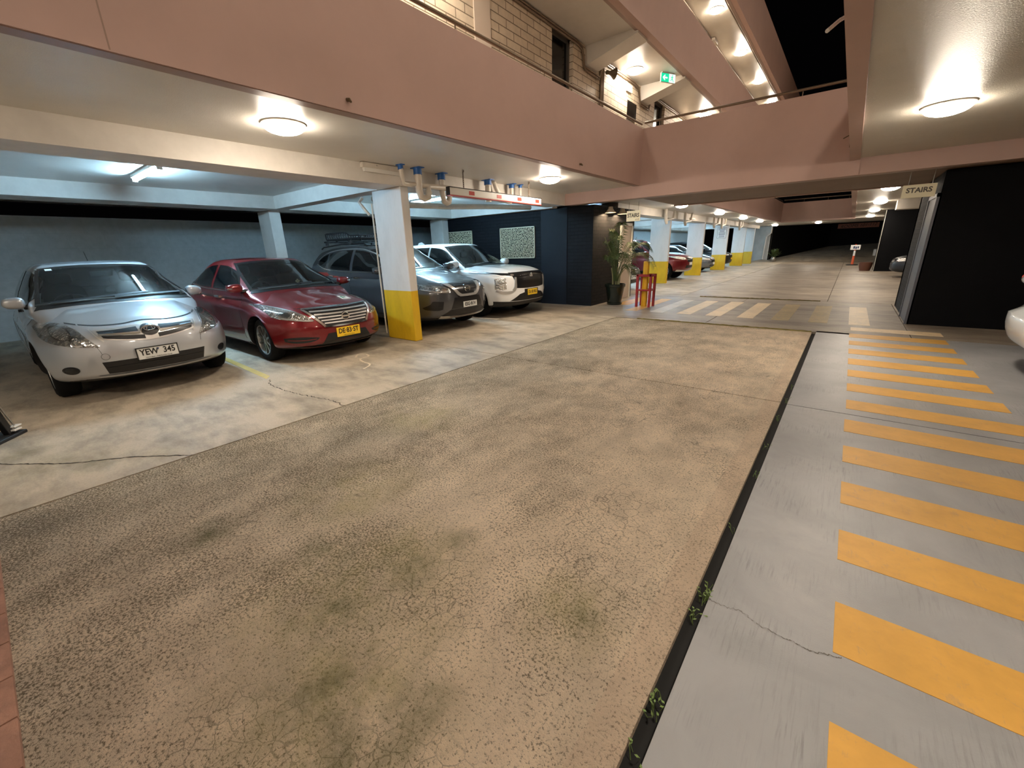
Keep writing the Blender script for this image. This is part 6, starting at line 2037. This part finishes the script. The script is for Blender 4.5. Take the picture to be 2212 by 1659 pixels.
# ---- yellow bollard and red guard frames
t = tag(MB().lathe([(.001, 0), (.078, 0), (.078, 1.09), (.07, 1.115), (.001, 1.125)], (0, 0, 0), 'z', 8).build('bollard', 'yellow_paint', loc=(-3.97, 10.52, 0)), 'yellow octagonal bollard standing inside a red guard frame', 'bollard')
t = thing('guard_frame', 'red tubular guard frame around the yellow bollard', 'guard rail', (-3.95, 10.5, 0))
for (y) in (-.13, .17):
    m = MB()
    m.box(-.19, -.135, y - .025, y + .025, 0, .80).box(.135, .19, y - .025, y + .025, 0, .80)
    m.box(-.19, .19, y - .025, y + .025, .75, .80).box(-.19, .19, y - .02, y + .02, .40, .44)
    m.build('frame', 'red_paint', t, bevel=.006)
for x in (-.163, .163):
    m = MB().box(x - .022, x + .022, -.13, .17, .75, .795)
    m.box(x - .018, x + .018, -.13, .17, .40, .436)
    m.build('side_bar', 'red_paint', t)

# ---- far end objects
t = thing('bollard_sign', 'orange bollard carrying a small white notice on the far driveway', 'bollard', (.18, 33.2, 0))
MB().lathe([(.001, 0), (.30, 0), (.28, .05), (.08, .06), (.001, .06)], (0, 0, 0), 'z', 16).build('base', 'matte_black', t, smooth=30)
MB().lathe([(.07, .05), (.055, .55)], (0, 0, 0), 'z', 14).build('post', 'orange_plastic', t, smooth=40)
MB().lathe([(.056, .55), (.052, .85)], (0, 0, 0), 'z', 14).build('reflective_band', 'paper_white', t, smooth=40)
MB().lathe([(.052, .85), (.05, 1.2), (.001, 1.21)], (0, 0, 0), 'z', 14).build('post_top', 'orange_plastic', t, smooth=40)
n_ = MB().box(-.23, .23, -.07, -.055, .90, 1.17).build('notice', 'paper_white', t)
MB().box(-.10, -.02, -.072, -.07, .96, 1.10).box(.0, .07, -.072, -.07, .94, 1.08).box(.09, .16, -.072, -.07, .97, 1.09).build('notice_marks', 'plate_ink_blue', n_)
tag(MB().lathe([(.001, 0), (.20, 0), (.25, .20), (.27, .40), (.24, .40), (.20, .1), (.001, .1)], (0, 0, 0), 'z', 20).build('plant_pot', 'terracotta', smooth=35, loc=(.68, 27.3, 0)), 'brown plant pot at the foot of the far right black pillar', 'pot')
tag(MB().box(-.3, .3, -.2, .2, 0, .5).build('white_box', 'paper_white', bevel=.05, loc=(1.62, 42.0, .27)), 'small white rounded box on the ramp behind the far right pillar', 'box')
MB_ = None
t = thing('potted_shrub', 'dark leafy plant in a round grey pot at the foot of the far black wall', 'potted plant', (-4.75, 39.75, .02))
MB().lathe([(.001, 0), (.12, 0), (.20, .12), (.20, .25), (.14, .34), (.001, .34)], (0, 0, 0), 'z', 16).build('pot', 'steel', t, smooth=40)
m = MB(); rng = random.Random(5)
for k in range(90):
    a = rng.uniform(0, 6.28); e = rng.uniform(.2, 1.4); L = rng.uniform(.3, .75)
    d = Vector((math.cos(a) * math.cos(e), math.sin(a) * math.cos(e), math.sin(e)))
    p = Vector((0, 0, .35)) + d * L * .55; q = Vector((0, 0, .35)) + d * L
    sd = d.cross(Vector((0, 0, 1))).normalized() * .06
    m.add([p, (p + q) / 2 + sd, q, (p + q) / 2 - sd], [(0, 1, 2, 3)])
    m.tube([(0, 0, .3), tuple(p)], .008, 4)
m.build('leaves', 'leaf', t, fix=False)
# ROOMS sign on the far black wall
t = thing('rooms_sign', 'reddish ROOMS 101-112 lettering board on the far black wall', 'sign', (0.05, 47.98, 2.60))
MB().box(-1.30, 1.45, -.03, 0, -.17, .22).build('sign_board', 'rooms_red', t)
text_mesh('ROOMS 101-112', .34, 'matte_black', 'sign_text', t, face_matrix((.08, -.035, .02), (1, 0, .05), (-.05, 0, 1)), .006, 1.0, shear=.3)
# white downpipe on the far wall
tag(MB().tube([(-5.25, 40.3, 2.7), (-5.25, 40.3, 2.2), (-5.55, 40.35, 1.9), (-5.6, 40.35, .2)], .06, 8).build('downpipe', 'beam_paint', smooth=50), 'white downpipe with a bend on the edge of the far white wall', 'pipe')
# notice board on the fourth column
t = thing('notice_board', 'printed notice board on the fourth white and yellow column', 'notice', (-6.1, 27.69, 2.08))
MB().box(-.24, .24, -.012, 0, -.30, .30).build('board', 'paper_white', t)
MB().box(-.24, .24, -.014, -.010, .285, .30).box(-.24, .24, -.014, -.010, -.30, -.285).box(-.24, -.225, -.014, -.010, -.30, .30).box(.225, .24, -.014, -.010, -.30, .30).build('border', 'sign_ink', t)
m = MB()
rng = random.Random(2)
for k in range(9):
    z = .24 - k * .058
    w = rng.uniform(.13, .19)
    m.box(-w, w, -.0135, -.0115, z - .014, z + .012)
m.build('text_lines', 'grey_frame', t)
# small downlight box on the beam beyond
tag(MB().box(-5.75, -5.66, 19.9, 20.5, 2.52, 2.60).build('junction_box', 'pvc_pipe', bevel=.01), 'small pale box on the beam above the red truck', 'junction box')
# white sign posts seen in the far bays
m = MB().box(-10.98, -10.9, 19.2, 19.3, 0, 2.2).box(-10.98, -10.9, 20.5, 20.6, 0, 2.2).box(-10.98, -10.9, 19.2, 20.6, 2.1, 2.2)
tag(m.build('door_surround', 'paper_white'), 'white frame on the back wall of the far bays', 'frame')

# ---- black board at the left edge
t = thing('folding_board', 'black folding board with a metal top edge at the left edge of the picture', 'sign board', (-5.70, -.12, 0), math.radians(-35.6))
MB().prism([(.03, .03), (.12, .42), (.9, .42), (.9, .03)], 0, .03, face_matrix((0, -.09, 0), (1, 0, 0), (0, 0, 1))).build('panel', 'matte_black', t)
MB().prism([(-.03, .03), (.06, .41), (.12, .41), (.03, .03)], 0, .05, face_matrix((0, -.01, 0), (1, 0, 0), (0, 0, 1))).build('prop', 'black_plastic', t, bevel=.008)
MB().tube([(.10, .0, .43), (.10, -.13, .43)], .020, 10).build('top_edge', 'steel', t, smooth=50)
MB().tube([(.055, .0, .40), (.01, .0, .22), (-.035, .0, .08)], .007, 8).build('side_edge', 'steel', t, smooth=50)
MB().box(-.07, .01, -.03, .02, .05, .065).box(-.08, .0, -.03, .02, .08, .093).build('buckle', 'paper_white', t, bevel=.003)
MB().box(-.10, .9, -.24, .03, 0, .03).build('foot', 'matte_black', t, bevel=.008)

# ---- cracks, chalk squiggle (marks on the floor slabs)
def ribbon(pts, w, name, mat, parent, z=.0015, jitter=.012, seed=1, wj=.5):
    rng = random.Random(seed)
    P = resample(catmull(pts, 8), max(8, int(len(pts) * 9)))
    L, R = [], []
    for i, p in enumerate(P):
        t = P[min(i + 1, len(P) - 1)] - P[max(0, i - 1)]
        t.normalize()
        n = Vector((-t.y, t.x))
        c = p + n * rng.uniform(-jitter, jitter)
        ww = w * rng.uniform(1 - wj, 1 + wj) / 2
        L.append((c.x + n.x * ww, c.y + n.y * ww, z)); R.append((c.x - n.x * ww, c.y - n.y * ww, z))
    k = len(P)
    return MB().add(L + R, [(i, i + 1, k + i + 1, k + i) for i in range(k - 1)]).build(name, mat, parent)
ribbon([(-5.3, -.38), (-4.95, -.22), (-4.80, -.12), (-4.51, .10), (-4.34, .29), (-4.18, .46), (-3.85, .72)], .012, 'crack', 'crack_dark', fl_bay, jitter=.006)
ribbon([(-5.55, 2.02), (-5.35, 1.93), (-5.10, 1.91), (-4.69, 1.94), (-4.3, 2.01), (-4.09, 2.05), (-3.85, 2.03)], .010, 'crack', 'crack_dark', fl_bay, seed=4)
ribbon([(-5.65, 3.29), (-5.78, 3.42), (-5.70, 3.50), (-5.53, 3.43), (-5.50, 3.28), (-5.32, 3.20), (-5.12, 3.18), (-5.02, 3.10), (-4.95, 2.97)], .028, 'chalk_squiggle', 'chalk_line', fl_bay, .0018, .004, 3, .4)
ribbon([(-.232, 1.62), (-.17, 1.615), (-.11, 1.628), (-.04, 1.60), (.03, 1.59)], .0022, 'crack', 'crack_soft', fl_walk, seed=6, wj=.9, jitter=.006)
ribbon([(.03, 1.59), (.08, 1.592), (.13, 1.585), (.17, 1.60), (.225, 1.62)], .0035, 'crack', 'crack_soft', fl_walk, seed=7, wj=.9, jitter=.004)
# weeds in the wide joint
wd = thing('weed', 'small green weeds sprouting from the wide joint beside the grey walkway', 'weed', (-.26, 1.5, -.03)); wd['kind'] = 'stuff'
rng = random.Random(8)
m = MB()
for (y, nn) in ((1.03, 9), (1.10, 6), (1.5, 9), (1.62, 12), (1.66, 8), (.86, 4), (2.2, 3), (2.9, 5), (3.4, 4), (4.05, 5), (4.6, 4), (5.1, 3)):
    for k in range(nn):
        p = Vector((rng.uniform(-.018, .018), y - 1.5 + rng.uniform(-.03, .03), 0))
        d = Vector((rng.uniform(-.5, .5), rng.uniform(-.5, .5), 1)).normalized()
        L = rng.uniform(.03, .055)
        q = p + d * L
        m.tube([p, q], .0012, 4)
        e = Vector((rng.uniform(-1, 1), rng.uniform(-1, 1), .3)).normalized() * .009
        f = e.cross(Vector((0, 0, 1)))
        m.add([q, q + e + f * .5, q + e * 2, q + e - f * .5], [(0, 1, 2, 3)])
m.build('leaves', 'weed_green', wd, fix=False)
